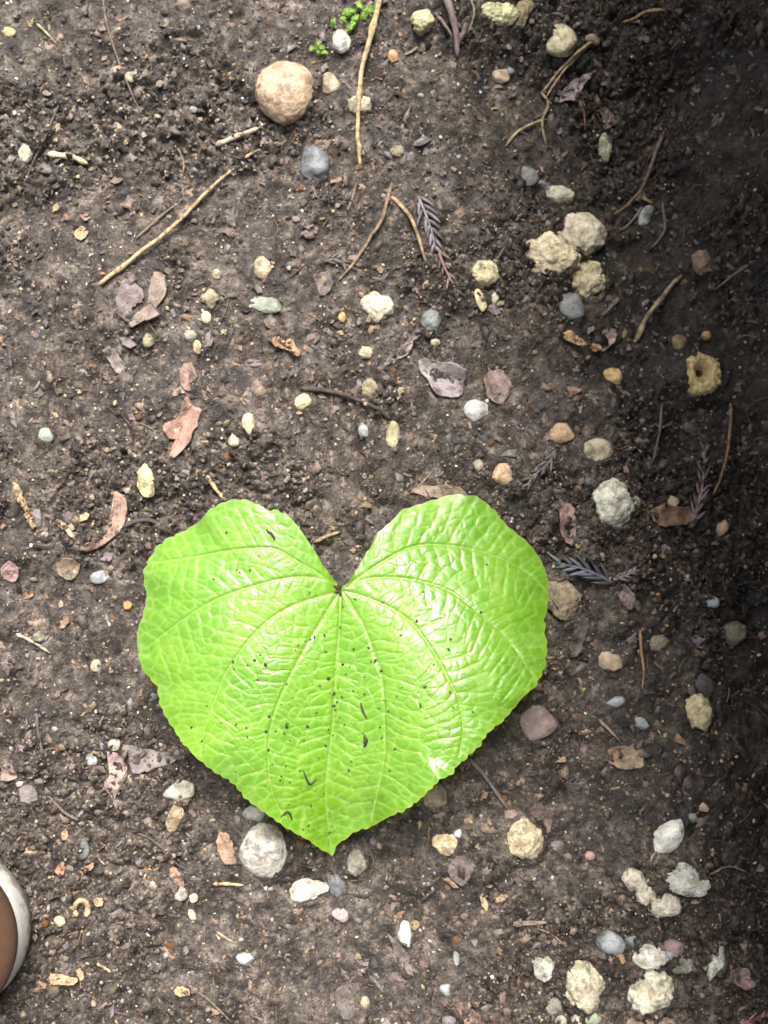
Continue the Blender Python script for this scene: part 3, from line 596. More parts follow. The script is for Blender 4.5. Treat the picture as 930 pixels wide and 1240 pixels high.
T_ = [
 ('straw_twig',[(121,346),(160,317),(205,283),(245,243),(283,205)],7,STRAW,'long straight straw-coloured twig lying diagonally, broken off square',.003),
 ('straw_twig',[(297,192),(306,187),(316,182)],5,STRAW,'short straw-coloured bit lying just off the end of the long straight twig',.0),
 ('twig',[(165,290),(190,268),(222,242)],5,(.15,.115,.085),'faint grey-brown twig running alongside the long straight straw twig',0),
 ('stick',[(262,178),(288,167),(316,157)],8,(.38,.315,.24),'short thick buff stick near the big tan pebble',.001),
 ('stick',[(61,190),(85,192),(108,200)],9,(.46,.40,.26),'short pale yellowish stick with frayed ends',.001),
 ('straw_stalk',[(462,-6),(448,50),(438,95),(434,140),(434,175),(437,202)],9,(.42,.315,.18),'longest straw stalk, thick and jointed, beside the mossy stone',.004),
 ('twig',[(474,222),(462,268),(447,292),(430,318),(410,340)],6,(.22,.155,.10),'brown twig crossing the tan one to make an upside-down V',.002),
 ('twig',[(474,240),(492,258),(506,288),(517,320)],7,(.32,.225,.13),'tan twig running from the brown one to the conifer sprig',.002),
 ('straw_twig',[(769,416),(781,388),(797,366),(812,347),(825,334)],8,(.30,.225,.14),'bent straw twig leaning towards the tan-brown stone',.003),
 ('twig',[(905,321),(886,335),(865,352)],6,(.17,.13,.085),'thin crooked brown twig near the foot of the bank',.001),
 ('twig',[(806,13),(783,16),(768,24),(752,28)],6,(.33,.20,.095),'short orange-brown wavy twig on dark soil under the bank',.001),
 ('root',[(884,488),(881,530),(876,565),(862,600)],6,(.20,.125,.075),'knobbly brown rootlet hanging beside the feathery conifer sprig',.002),
 ('twig',[(801,490),(797,525),(790,560)],5,(.12,.105,.095),'slim grey twig standing between pebble and conifer sprig',.001),
 ('root',[(775,762),(775,790),(779,812),(777,836)],5,(.26,.145,.085),'reddish rootlet with a round knot in the middle',.001),
 ('twig',[(725,871),(737,884),(750,897)],5,(.30,.21,.14),'short stiff straw bit below the bluish white flake',.0),
 ('twig',[(567,917),(585,938),(603,963),(620,985),(632,1001)],7,(.13,.105,.10),'dark purple-grey twig running from under the leaf to the lumpy stone',.001),
 ('straw_twig',[(250,576),(260,589),(273,608)],6,(.36,.255,.155),'short tan stem poking out from under the left lobe of the leaf',.001),
 ('twig',[(380,657),(396,650),(413,644)],7,(.30,.205,.12),'tan wood bit lying inside the notch of the leaf',.0),
 ('root',[(124,-4),(130,30),(143,72),(156,105),(170,136)],4,(.15,.11,.085),'long thin dark root strand passing two small pebbles',.001),
 ('root',[(72,128),(60,155),(46,188),(28,224)],4,(.095,.075,.062),'thin blackish root beside the pale yellow-white pebble',.0),
 ('root',[(362,470),(395,474),(430,484),(455,494),(474,508)],8,DARK,'dark surface root bulging from compacted soil',.001),
 ('root',[(148,640),(166,631),(185,631),(210,648)],8,DARK,'dark buried root leading up to the left lobe of the leaf',.0),
 ('root',[(228,1192),(250,1208),(282,1238)],4,(.15,.115,.095),'thin grey root near the yellow flat crumb',.0),
 ('twig',[(45,862),(48,888),(53,916)],5,(.085,.07,.062),'slim blackish twig above the purplish grey flat stone',.0),
 ('twig',[(60,964),(77,981),(96,993)],5,(.17,.13,.105),'short greyish twig beside the purplish grey flat stone',.0),
 ('root',[(567,-4),(574,15),(568,38),(552,60)],4,(.24,.19,.15),'thin curved pale root beside the purple-brown dead stem',.001),
 ('twig',[(620,1118),(640,1117),(662,1116)],9,(.32,.25,.20),'pinkish buff bark stick above the thin brown root',.0),
 ('root',[(650,1124),(668,1131),(687,1147)],4,(.24,.165,.11),'thin brown root below the pinkish buff bark stick',.0),
 ('twig',[(497,597),(508,588),(520,576)],5,(.27,.17,.10),'small reddish wood bit beyond the notch of the leaf',.0),
 ('root',[(802,160),(790,195),(775,232),(757,252),(742,262)],7,(.14,.095,.068),'brown arched root running above the oblong blue-white pebble',.004),
 ('root',[(777,252),(768,264),(753,280)],5,(.20,.15,.11),'short forked rootlet under the arched brown root',.001),
 ('root',[(802,245),(804,275),(798,290),(786,302)],5,(.14,.115,.095),'curved grey rootlet right beside the oblong blue-white pebble',.001),
 ('root',[(655,112),(663,128),(656,150),(662,178)],5,(.22,.16,.10),'wiry root dangling from the forked dry twig',.002),
 ('root',[(612,178),(628,160),(650,150),(662,146)],5,(.28,.22,.13),'pale wiry root with a frayed tip under the forked dry twig',.001),
 ('root',[(700,118),(706,140),(708,160)],4,(.17,.09,.055),'thin red-brown root beside the lilac leaf curl',.001),
 ('twig',[(490,68),(498,64),(507,58)],5,(.27,.21,.14),'tiny straw bit beside the small orange pebble',.0),
 ('twig',[(421,258),(427,238),(433,222)],5,(.17,.12,.10),'stubby dark stem under the long straw stalk',.0),
 ('straw_twig',[(20,768),(38,776),(62,790)],5,(.38,.32,.24),'pale straw lying by the grey-cream crumb',.0),
 ('root',[(160,1005),(190,1020),(215,1045),(245,1062)],3.5,(.09,.075,.065),'very thin dark root crossing soil near the whitish rounded stone',.0),
 ('root',[(320,1075),(312,1062),(302,1050)],3.5,(.15,.12,.1),'hair-thin root under the whitish rounded stone',.0),
 ('root',[(797,1028),(790,1034),(787,1048)],5,(.27,.21,.16),'hooked rootlet coming out from the white wedge of stone',.001),
 ('root',[(725,1226),(735,1233),(742,1243)],5,(.27,.14,.08),'reddish rootlet beside the pale green pebble',.0),
 ('root',[(855,1060),(880,1048),(905,1055)],4,(.17,.15,.14),'grey rootlet with a leafy end under the bank',.0),
 ('twig',[(215,180),(222,195),(222,212)],4,(.22,.14,.10),'tiny red-brown twig above the long straight straw twig',.0),
 ('root',[(610,300),(600,318),(592,345)],3.5,(.12,.09,.07),'hair-like brown root beside the pocked stone',.0),
 ('straw_twig',[(45,30),(58,42),(70,55)],4,(.27,.22,.13),'thin yellowish straw near the lemon yellow pebble',.0),
 ('twig',[(262,1127),(273,1134),(285,1142)],4,(.30,.23,.15),'small straw splinter near the white oval chip',.0),
 ('twig',[(118,1033),(122,1040),(127,1047)],4,(.36,.28,.18),'short bright splinter beside the dark slate flake',.0),
 ('straw_twig',[(118,1165),(127,1171),(136,1177)],4,(.34,.26,.17),'thin buff splinter behind the flat tan wood chip',.0),
 ('twig',[(200,1147),(204,1153),(209,1160)],4,(.38,.17,.08),'small orange splinter in bare dark soil',.0),
 ('straw_twig',[(258,1070),(275,1070),(295,1072)],5,(.38,.28,.16),'straw fleck beside the end of a thin dark root',.0),
]
for nm, pts, w, c_, lab, arch in T_:
    twig(nm, pts, w, c_, lab, 'root' if nm == 'root' else 'twig' if 'twig' in nm else nm.split('_')[-1], arch, knots=3 if nm in ('straw_stalk', 'straw_twig', 'stick') else 0)
# a forked dry twig with three strands, and a dead stem with side shoots: one thing each
b0 = on_soil(np.array(660.), np.array(105.)); ft = link(empty('forked_twig', b0), label='forked bundle of dry tan twigs ending in a knob beside the pale yellow pebble', cat='twig')
for pts, w in (([(719,52),(700,66),(680,86),(655,113)],6), ([(712,58),(690,80),(672,104),(660,120)],4), ([(700,70),(678,95),(662,116)],4)):
    twig('strand', pts, w, (.30,.23,.14), None, arch=.004, parent=ft)
twig('knob', [(708,50),(716,50),(724,56)], 12, (.26,.19,.13), None, arch=.002, parent=ft, taper=.8)
b0 = on_soil(np.array(553.), np.array(65.)); ds = link(empty('withered_plant', b0), label='purple-brown dead plant stem with withered side shoots', cat='dead plant')
for pts, w in (([(538,-5),(545,18),(551,40),(554,72)],13), ([(528,20),(538,35),(549,48)],6), ([(566,30),(560,45),(553,60)],9)):
    twig('shoot', pts, w, (.19,.135,.125), None, arch=.003, parent=ds)

# ------------------------------------------------------------------ dead leaves, husks and wood chips
def flat_leaf(name, pts, color, label, cat='dead leaf', curl=.003, lift=.0009, crease=True, thick=.0005, group=None, mat_='dead'):
    O = np.array(pts, float); c0 = O.mean(0); n = 72; seed = int(O[0, 0] + O[0, 1] * 3)
    c = catmull(np.vstack([O, O[:1]]), n + 1)[:n]; c = c + np.clip(np.ptp(O, axis=0).max() / 9, 1.5, 5.0) * np.stack([fbm(np.arange(n) / 3.0, np.zeros(n) + seed, 2, 2), fbm(np.arange(n) / 3.0, np.zeros(n) + seed, 8, 3)], -1)
    q = np.linspace(.02, 1, 12); PX = c0[0] + (c[:, 0] - c0[0])[:, None] * q; PY = c0[1] + (c[:, 1] - c0[1])[:, None] * q
    P = on_soil(PX, PY); sz = np.ptp(O, axis=0).max()
    u = fbm(PX / (sz * .45), PY / (sz * .45), seed % 89, 3)
    d = O - c0; w_, ev = np.linalg.eigh(d.T @ d); ax = ev[:, 1]; tr = np.abs((PX - c0[0]) * ev[0, 0] + (PY - c0[1]) * ev[1, 0]) / (sz * .35)
    al = ((PX - c0[0]) * ax[0] + (PY - c0[1]) * ax[1]) / sz
    zc = float(gzs(*on_soil(c0[0], c0[1])[:2]))
    P[..., 2] = .35 * P[..., 2] + .65 * np.maximum(P[..., 2], zc) + lift + curl * (1.6 * u + (.5 * np.clip(tr, 0, 1.5) ** 1.5 if crease else 0) + .6 * al ** 2)
    org = on_soil(c0[0], c0[1]); g_ = sum(color) / 3; color = tuple((c * .72 + g_ * .28) * k_ for c, k_ in zip(color, (.95, .86, .78)))
    me = np_mesh(name, (P - org).reshape(-1, 3), grid_faces(n, 12, True), M[mat_])
    o = bpy.data.objects.new(name, me); o.location = org
    md = o.modifiers.new('thickness', 'SOLIDIFY'); md.thickness = thick; md.offset = -1
    return link(o, label=label, cat=cat, group=group, color=color)
def crop(ox, oy, s, pts): return [(ox + x * s, oy + y * s) for x, y in pts]
th3 = 1 / 3
LV = [
 ('dead_leaf', crop(0,310,th3,[(680,510),(700,540),(735,560),(722,600),(715,625),(690,680),(640,735),(620,715),(640,690),(648,668),(615,662),(598,630),(600,612),(630,595),(655,575)]),(.30,.165,.125),'reddish brown dead maple scrap with pointed lobes',.006),
 ('dead_leaf', crop(0,310,th3,[(670,395),(700,395),(715,430),(712,455),(690,462),(695,490),(675,490),(660,460),(655,425)]),(.27,.165,.13),'small reddish brown scrap with a bite out of its side, above the maple scrap',.003),
 ('dead_leaf', crop(0,580,.242,[(575,65),(600,68),(630,100),(640,150),(632,210),(590,280),(520,330),(460,360),(425,345),(470,295),(530,230),(556,170),(578,130)]),(.29,.185,.14),'pale brown crescent-shaped dead leaf near the peanut-shaped stone',.006),
 ('dead_leaf', crop(0,310,th3,[(430,125),(460,85),(500,105),(526,135),(518,170),(482,185),(475,240),(440,225),(425,170)]),(.145,.115,.125),'purple-grey leaf scrap beside the brown one under the long straight twig',.004),
 ('dead_leaf', crop(0,310,th3,[(560,60),(590,65),(605,85),(600,150),(570,195),(580,222),(520,245),(480,265),(478,240),(500,205),(530,180),(545,120)]),(.20,.15,.12),'brown torn leaf scrap beside the purple-grey one',.006),
 ('dead_leaf', crop(0,310,th3,[(375,345),(400,335),(430,360),(455,400),(450,430),(425,425),(400,385)]),(.21,.17,.175),'small mauve-grey leaf scrap in bare soil below the brown torn scrap',.003),
 ('dead_leaf', crop(310,310,th3,[(585,385),(625,375),(650,392),(690,385),(725,397),(765,425),(752,470),(748,510),(690,512),(645,495),(625,455),(598,430)]),(.265,.235,.27),'largest lilac dead leaf lying flat beside the whitish quartz stone',.005),
 ('dead_leaf', crop(310,310,th3,[(585,270),(597,285),(570,325),(560,350),(520,375),(490,395),(468,405),(485,370),(520,345),(550,310)]),(.225,.185,.205),'narrow lilac leaf strip pointing to the grey-green oval pebble',.004),
 ('dead_leaf', crop(0,880,th3,[(390,90),(425,95),(458,105),(450,130),(462,150),(445,205),(425,252),(405,260),(390,235),(383,205),(400,160)]),(.30,.22,.215),'pink-lilac leaf scrap with a rusty end, near the leaf\'s left margin',.004),
 ('dead_leaf', crop(0,880,th3,[(455,60),(520,75),(590,90),(650,80),(640,120),(560,150),(500,170),(470,140),(465,100)]),(.15,.135,.14),'grey filmy sodden leaf pressed into soil under the left margin of the green leaf',.002),
 ('dead_leaf', crop(310,930,th3,[(710,848),(745,865),(785,880),(820,900),(835,940),(770,940),(745,900)]),(.22,.115,.09),'reddish brown leaf piece near the greyish white chip',.005),
 ('dead_leaf', crop(620,930,th3,[(420,890),(455,897),(500,878),(540,900),(585,912),(600,945),(430,945)]),(.30,.215,.18),'pinkish brown flat leaf below the biggest cream-yellow lump',.004),
 ('dead_leaf', crop(620,930,th3,[(790,740),(815,718),(850,725),(862,760),(882,785),(850,800),(815,780),(790,770)]),(.225,.155,.16),'mauve leaf scrap beside the greenish white crumbly stone',.004),
 ('dead_leaf', crop(620,310,th3,[(310,330),(320,290),(350,265),(375,275),(370,310),(345,340),(320,350)]),(.29,.195,.175),'pink leaf shred between the yellow chips and the bent straw twig',.004),
 ('dead_leaf', crop(620,310,th3,[(300,215),(330,180),(365,150),(385,158),(370,185),(330,215)]),(.125,.105,.115),'dark lilac leaf shred beside the largest pumice lump',.004),
 ('dead_leaf', crop(620,0,th3,[(170,375),(190,335),(240,295),(285,270),(280,300),(250,330),(235,365)]),(.26,.225,.27),'lilac curled leaf beside the forked dry twig',.007),
 ('dead_leaf', crop(620,0,th3,[(320,390),(350,395),(370,430),(350,470),(330,440)]),(.17,.115,.125),'purple leaf shred above the narrow dirty cream stone',.004),
 ('dead_leaf', [(265,1005),(277,1010),(285,1030),(288,1046),(270,1042),(262,1022)],(.30,.20,.125),'rusty tan flat leaf piece beside the whitish rounded stone',.003),
 ('dead_leaf', crop(620,620,th3,[(340,870),(380,850),(440,858),(475,885),(460,925),(400,930),(350,905)]),(.25,.18,.11),'ragged tan leaf shred below the teal-white flake',.006),
 ('dead_leaf', crop(620,620,th3,[(380,265),(415,270),(440,310),(430,350),(405,345),(385,305)]),(.165,.115,.12),'mauve leaf scrap under the dark blue conifer sprig',.004),
 ('dead_leaf', [(677,617),(690,612),(697,640),(692,660),(680,648)],(.25,.155,.155),'pinkish leaf scrap near the right lobe of the green leaf',.004),
 ('dead_leaf', [(585,455),(605,448),(618,470),(608,488),(590,482)],(.19,.13,.12),'wine-brown leaf scrap right of the largest lilac leaf',.004),
 ('dead_leaf', [(3,985-295),(12,680),(24,690),(20,704),(8,702)],(.24,.15,.15),'small dusky pink leaf scrap far from the shoe in bare soil',.003),
 ('dead_leaf', [(68,682),(86,676),(98,688),(88,702),(72,696)],(.21,.155,.095),'faded tan leaf stain with a cream pebble under it',.002),
 ('dead_leaf', [(785,620),(800,612),(830,616),(838,630),(815,638),(795,634)],(.20,.13,.075),'brown crumpled leaf crumbs under the small cream-yellow pebble',.006),
 ('dead_leaf', [(468,1128),(490,1150),(505,1172),(498,1182),(484,1165)],(.15,.125,.12),'grey-brown leaf sliver under the tooth-like white pebble',.003),
 ('dead_leaf', [(205,1046),(216,1052),(224,1070),(218,1080),(208,1062)],(.26,.16,.11),'brown shred leading to the off-white round pebble',.003),
 ('dead_leaf', [(20,935),(16,925),(22,940),(14,944),(4,941),(6,930)],(.23,.165,.15),'small pale brown scrap above the purplish grey flat stone',.003),
 ('dead_leaf', [(405,1198),(420,1190),(430,1215),(424,1235),(410,1222)],(.10,.085,.08),'dark sodden leaf sliver near the tan bean-shaped pebble',.002),
 ('dead_leaf', [(540,1040),(560,1036),(572,1052),(560,1070),(545,1060)],(.125,.10,.105),'dull mauve sodden scrap below the yellow two-lobed stone',.003),
 ('dead_leaf', [(498,597),(515,588),(552,590),(566,604),(540,606)],(.22,.17,.12),'buff scrap tucked behind the right lobe of the green leaf',.002),
 ('dead_leaf', [(640,985),(660,978),(668,1000),(656,1008)],(.15,.10,.10),'dusky wine scrap next to the yellow-cream lumpy stone',.003),
 ('dead_leaf', [(700,740),(712,752),(700,792),(690,790)],(.10,.085,.08),'dark strip of leaf beside the crumbly tan stone',.003),
 ('dead_leaf', [(380,890-555),(398,330),(402,350),(388,358)],(.14,.11,.115),'dull purple sliver beside the dark feathery sprig',.003),
]
for nm, pts, c_, lab, curl in LV: flat_leaf(nm, pts, c_, lab, curl=curl)
CH = [
 ('wood_chip', crop(0,1000,.258,[(245,690),(280,683),(330,692),(372,705),(368,725),(340,738),(290,738),(250,732),(240,712)]),(.44,.29,.15),'flat tan oval wood chip lying near the shoe'),
 ('wood_chip', crop(0,580,.242,[(70,25),(100,30),(125,85),(150,150),(185,220),(180,248),(160,240),(145,190),(110,110),(80,70)]),(.42,.29,.15),'long tan wood chip with a frayed end, alone in bare soil'),
 ('wood_chip', crop(0,580,.242,[(300,205),(325,220),(345,245),(375,270),(385,295),(360,290),(330,260),(310,235)]),(.40,.30,.19),'narrow buff wood chip near the long frayed one'),
 ('wood_chip', crop(0,580,.242,[(408,185),(440,170),(456,185),(440,205),(415,212)]),(.42,.33,.18),'stubby buff wood chip beside the pale brown crescent leaf'),
 ('husk_scrap', crop(310,310,th3,[(45,310),(75,298),(105,318),(128,300),(140,325),(162,350),(150,368),(120,345),(80,335)]),(.37,.225,.12),'orange-tan forked husk scrap near the dark surface root'),
 ('wood_chip', crop(620,310,th3,[(182,285),(205,275),(235,300),(262,322),(255,335),(220,322),(190,305)]),(.46,.32,.14),'yellow-orange bark chip pointing to the pink leaf shred'),
 ('wood_chip', crop(620,310,th3,[(285,330),(310,325),(320,345),(295,350)]),(.46,.29,.12),'stubby yellow-orange bark chip under the pink leaf shred'),
 ('wood_chip', [(215,1192),(228,1195),(231,1201),(220,1204),(213,1199)],(.46,.345,.17),'yellow flat crumb near the thin grey root'),
 ('wood_chip', crop(310,930,th3,[(810,462),(825,458),(840,485),(835,512),(820,495)]),(.42,.33,.2),'curved cream bark chip, one of a pair past the lumpy stone'),
 ('wood_chip', crop(310,930,th3,[(862,470),(890,455),(912,460),(895,478),(870,482)]),(.36,.28,.16),'tan bark chip lying across from the curved cream one'),
 ('wood_chip', [(72,1047),(79,1042),(80,1054),(74,1058),(69,1054)],(.35,.17,.09),'rusty red chip of bark above the curled husk ring'),
 ('wood_chip', [(100,1052),(114,1043),(115,1049),(104,1055)],(.34,.20,.12),'rusty brown chip of bark beside the dark slate flake'),
 ('wood_chip', [(76,1008),(82,1003),(84,1012),(78,1015)],(.40,.25,.12),'small orange chip of bark above the dark slate flake'),
 ('wood_chip', [(115,1088),(124,1086),(126,1094),(118,1095)],(.40,.27,.15),'small tan chip right beside the curled husk ring'),
 ('wood_chip', [(94,1172),(99,1170),(103,1182),(98,1184)],(.38,.25,.14),'short tan chip touching the flat oval wood chip'),
]
for nm, pts, c_, lab in CH: flat_leaf(nm, pts, c_, lab, 'wood chip' if nm == 'wood_chip' else 'husk', curl=.0012, lift=.0034, crease=False, thick=.0016, mat_='twig')
# curled ring husk
a = np.linspace(R(-60), R(240), 30); cx_, cy_ = 100, 1099
P = on_soil(cx_ + 8 * np.cos(a), cy_ - 10 * np.sin(a)); P[:, 2] += .0022; o0 = P[0].copy()
link(bpy.data.objects.new('husk_ring', tube('husk_ring', P - o0, np.linspace(1, .8, 30) * 3.6 * S, M['twig'], 8, .25, 5)), label='curled tan husk forming an open ring near the shoe', cat='husk', color=(.44, .31, .17)).location = o0

# ------------------------------------------------------------------ conifer sprigs and moss
def sprig(pts, nn, ln, wpx, color, label, ang=32, arch=.004):
    c = catmull(pts, 24); b0 = on_soil(*pts[0]); root = link(empty('conifer_sprig', b0), label=label, cat='sprig')
    P = on_soil(c[:, 0], c[:, 1]); P[:, 2] += .0008 + arch * .45 * np.sin(np.linspace(0.2, math.pi, 24))
    link(bpy.data.objects.new('stem', tube('stem', P - b0, np.linspace(.0011, .0006, 24), M['needle'], 6)), root, color=color)
    rnd = random.Random(int(pts[0][0]))
    for k in range(nn):
        f = (k + .4) / nn; i = min(22, int(f * 23)); T = P[i + 1] - P[i]; T /= np.linalg.norm(T); sgn = 1 if k % 2 else -1
        N_ = np.cross(T, (0, 0, 1)); a_ = R(ang + rnd.uniform(-10, 10)); l = ln * S * (1 - .35 * f) * rnd.uniform(.8, 1.15)
        d = T * math.cos(a_) + N_ * math.sin(a_) * sgn; up = np.array([0, 0, rnd.uniform(.0, .25)])
        q = [P[i] - b0 + d * l * t + up * l * t * (1 - .6 * t) + T * l * .18 * t * t for t in np.linspace(0, 1, 6)]
        cc = tuple((np.array(color) * .6 + .4 * np.mean(color) * np.array([1.05, .97, .92])) * rnd.uniform(.45, 1.05))
        link(bpy.data.objects.new('needle', tube('needle', q, np.array([.5, .85, 1, .9, .6, .15]) * wpx * S / 2, M['needle'], 6)), root, color=cc)
sprig([(506,238),(514,258),(522,280),(528,305)], 13, 26, 5, (.17,.14,.165), 'purple-grey conifer sprig with glossy needles beside the crossed twigs')
sprig([(531,306),(538,325),(548,345),(556,358)], 10, 18, 4, (.15,.09,.075), 'withered red-brown conifer sprig below the purple-grey one')
sprig([(838,640),(843,615),(849,590),(852,555),(853,540)], 16, 22, 5, (.20,.125,.13), 'mauve feathery conifer sprig pointing up the bank')
sprig([(742,706),(722,696),(702,688),(672,682)], 12, 28, 5, (.10,.115,.145), 'dark steel-blue conifer sprig right of the green leaf')
sprig([(742,702),(758,696),(772,690)], 8, 12, 4, (.21,.15,.165), 'short mauve conifer sprig branching beside the steel-blue one')
sprig([(392,318),(408,316),(424,326)], 10, 15, 4, (.10,.07,.065), 'dark withered conifer sprig on the lower end of the brown twig')
sprig([(895,1238),(915,1232),(935,1224)], 10, 16, 4, (.24,.10,.085), 'reddish conifer sprig near the pinkish brown flat leaf')
sprig([(672,545),(664,560),(648,575),(636,590)], 10, 18, 4, (.115,.10,.105), 'dark grey conifer sprig beside the three-cornered stone')
def moss(px, py, spots, label, color):
    b0 = on_soil(px, py); root = link(empty('moss', b0), label=label, cat='moss'); rnd = random.Random(int(px))
    for k, (x, y, h) in enumerate(spots):
        q = on_soil(x, y) - b0; st_pts = [q + (0, 0, -.001), q + (rnd.uniform(-.001, .001), 0, h * .5), q + (rnd.uniform(-.0015, .0015), rnd.uniform(-.001, .001), h)]
        V, Fc = [], []
        c = catmull(st_pts, 9)
        for i in range(9):
            for j in range(9):
                a_ = rnd.uniform(0, 2 * math.pi); l = rnd.uniform(.0012, .0024); d = np.array([math.cos(a_), math.sin(a_), rnd.uniform(.15, .9)]); d /= np.linalg.norm(d)
                s_ = np.cross(d, (0, 0, 1)); s_ /= np.linalg.norm(s_); w = .0004; b = len(V); p = c[i]
                V += [p, p + d * l * .5 + s_ * w, p + d * l, p + d * l * .5 - s_ * w, p + d * l * .55 + np.array([0, 0, .0003])]; Fc += [(b, b + 1, b + 4), (b + 1, b + 2, b + 4), (b + 2, b + 3, b + 4), (b + 3, b, b + 4)]
        me = np_mesh('shoot', np.array(V), np.array(Fc), M['moss']); link(bpy.data.objects.new('shoot', me), root, color=tuple(np.array(color) * rnd.uniform(.8, 1.25)))
moss(430, 25, [(437,12,.006),(444,15,.006),(432,13,.006),(427,18,.006),(422,22,.006),(448,20,.006),(415,28,.007),(405,32,.006),(430,26,.005),(426,34,.005),(424,40,.005),(440,24,.004),(419,20,.005),(450,14,.005)],
     'bright green moss clump growing over the milky white stone', (.17, .31, .035))
moss(388, 60, [(378,62,.004),(384,58,.004),(390,60,.004),(394,66,.004),(388,66,.003)], 'tiny olive green moss tuft beside the big tan pebble', (.15, .22, .04))

# ------------------------------------------------------------------ the brown shoe
def smooth_mat(name, col_, rough, nscale, bumpd, dirt, sheen=0.0):
    m, p, N, L, noise, ramp, rampf, mix, bump = mat(name)
    tc = N('TexCoord').outputs['Object']; a = noise(nscale, 6, .65, tc); b = noise(170, 6, .75, tc); c = noise(1600, 3, .6, tc)
    base = mix(1.0, col_, ramp(a.outputs[0], [(.3, (.86, .85, .83)), (.7, (1.08, 1.08, 1.08))]).outputs[0], 'MULTIPLY')
    if dirt:
        sep = N('SeparateXYZ'); L(tc, sep.inputs[0]); low = rampf(sep.outputs[2], .006, .020, .26, -.03)
        add = N('Math', operation='ADD'); L(b.outputs[0], add.inputs[0]); L(low, add.inputs[1])
        base = mix(rampf(add.outputs[0], .52, .70, 0, dirt), base, (.16, .13, .10))
    L(base, p.inputs['Base Color']); p.inputs['Roughness'].default_value = rough; p.inputs['Sheen Weight'].default_value = sheen
    L(bump(c.outputs[0], bumpd, .7), p.inputs['Normal']); return m
def make_shoe():
    tip = on_soil(43, 1120); Ln, Wd = .268, .043
    root = link(empty('shoe', (tip[0] - .012, tip[1], tip[2] - .002)), label='brown suede shoe with a white rubber sole standing on the soil', cat='shoe'); off = .012
    def halfw(s, side):     # plan half width at distance s behind the toe tip
        if s < Wd: w = math.sqrt(max(0, Wd * Wd - (Wd - s) ** 2))
        else: w = Wd + .005 * math.sin(min(1, (s - Wd) / .07) * math.pi) - .013 * sstep(.085, .15, s) + .004 * sstep(.17, .23, s)
        e = Ln - s
        if e < .030: w = min(w, math.sqrt(max(0, .030 ** 2 - (.030 - e) ** 2)) * 1.12)
        return w
    ss = np.unique(np.concatenate([Ln * (1 - np.cos(np.linspace(0, math.pi, 70))) / 2, np.linspace(.0002, Wd, 40)]))
    edge = [(off - s, halfw(s, 1)) for s in ss] + [(off - s, -halfw(s, -1)) for s in ss[::-1][1:-1]]
    E = np.array(edge); n = len(E); C_ = np.array([off - .12, 0])
    def ring(inset, z):
        d = E - C_; l = np.linalg.norm(d, axis=1)[:, None]; q = E - d / l * inset
        rise = .006 * sstep(-.05, .012, q[:, 0])          # toe spring
        return np.column_stack([q, z + rise * (.4 + .6 * min(1, z / .02))])
    prof = [(.012, 0), (.003, .001), (.0005, .004), (0, .010), (.0006, .017), (.0012, .0205), (.0024, .0220), (.0042, .0224), (.0054, .021), (.05, .0205)]
    V = np.vstack([ring(i, z) for i, z in prof]); Fc = []
    for k in range(len(prof) - 1):
        for i in range(n): j = (i + 1) % n; Fc.append((k * n + i, k * n + j, (k + 1) * n + j, (k + 1) * n + i))
    me = bpy.data.meshes.new('sole'); me.from_pydata(V.tolist(), [], [f[::-1] for f in Fc] + [list(range(n))]); me.polygons.foreach_set('use_smooth', np.ones(len(me.polygons), bool)); me.update()
    me.materials.append(smooth_mat('white_rubber', (.50, .49, .455), .9, 90, .0005, .85)); link(bpy.data.objects.new('sole', me), root)
    # raised piping between sole and upper
    rg = ring(.0040, .0224)
    pm = tube('welt', np.vstack([rg, rg[:1]]), .0009, me.materials[0], 8, .02); link(bpy.data.objects.new('welt', pm), root)
    # upper: rings drawn in from the welt towards the shoe's spine, with an opening for the foot
    def top(s): return .022 + .036 * sstep(-.01, .06, s) + .024 * sstep(.07, .15, s) + .012 * sstep(.18, .26, s)
    rg0 = ring(.0042, .0215); spx = np.clip(rg0[:, 0], off - .225, off - .050); nt_ = 26; V = []; Fc = []
    for k in range(nt_):
        t = k / (nt_ - 1) * .985; ca, sa = math.cos(t * math.pi / 2) ** .62, math.sin(t * math.pi / 2) ** .95
        q = np.column_stack([spx + (rg0[:, 0] - spx) * ca, rg0[:, 1] * ca, rg0[:, 2]]); bul = .0030 * math.sin(min(1, t * 2.2) * math.pi)
        q[:, :2] += (rg0[:, :2] - np.column_stack([spx, 0 * spx])) / (np.linalg.norm(rg0[:, :2] - np.column_stack([spx, 0 * spx]), axis=1)[:, None] + 1e-9) * bul
        q[:, 2] += np.array([float(top(off - x)) for x in q[:, 0]]) * sa; V.append(q)
    V = np.vstack(V)
    for k in range(nt_ - 1):
        for i in range(n):
            j = (i + 1) % n; mx = off - V[k * n + i, 0]
            if k > nt_ * .62 and mx > .16: continue
            Fc.append((k * n + i, k * n + j, (k + 1) * n + j, (k + 1) * n + i)[::-1])
    me2 = bpy.data.meshes.new('upper'); me2.from_pydata(V.tolist(), [], Fc); me2.polygons.foreach_set('use_smooth', np.ones(len(me2.polygons), bool)); me2.update()
    suede = smooth_mat('brown_suede', (.066, .0300, .0135), .95, 300, .0004, 0, 0); me2.materials.append(suede); uo = link(bpy.data.objects.new('upper', me2), root)
    md = uo.modifiers.new('thickness', 'SOLIDIFY'); md.thickness = .0025; md.offset = -1
    # tongue and laces
    lace_m = smooth_mat('dark_lace', (.06, .035, .02), .8, 400, .0004, 0)
    tp = [(off - s, y, .0215 + top(s) + .003 + .012 * sstep(.13, .19, s) - .2 * y * y / .02) for s in np.linspace(.10, .185, 14) for y in np.linspace(-.02, .02, 9)]
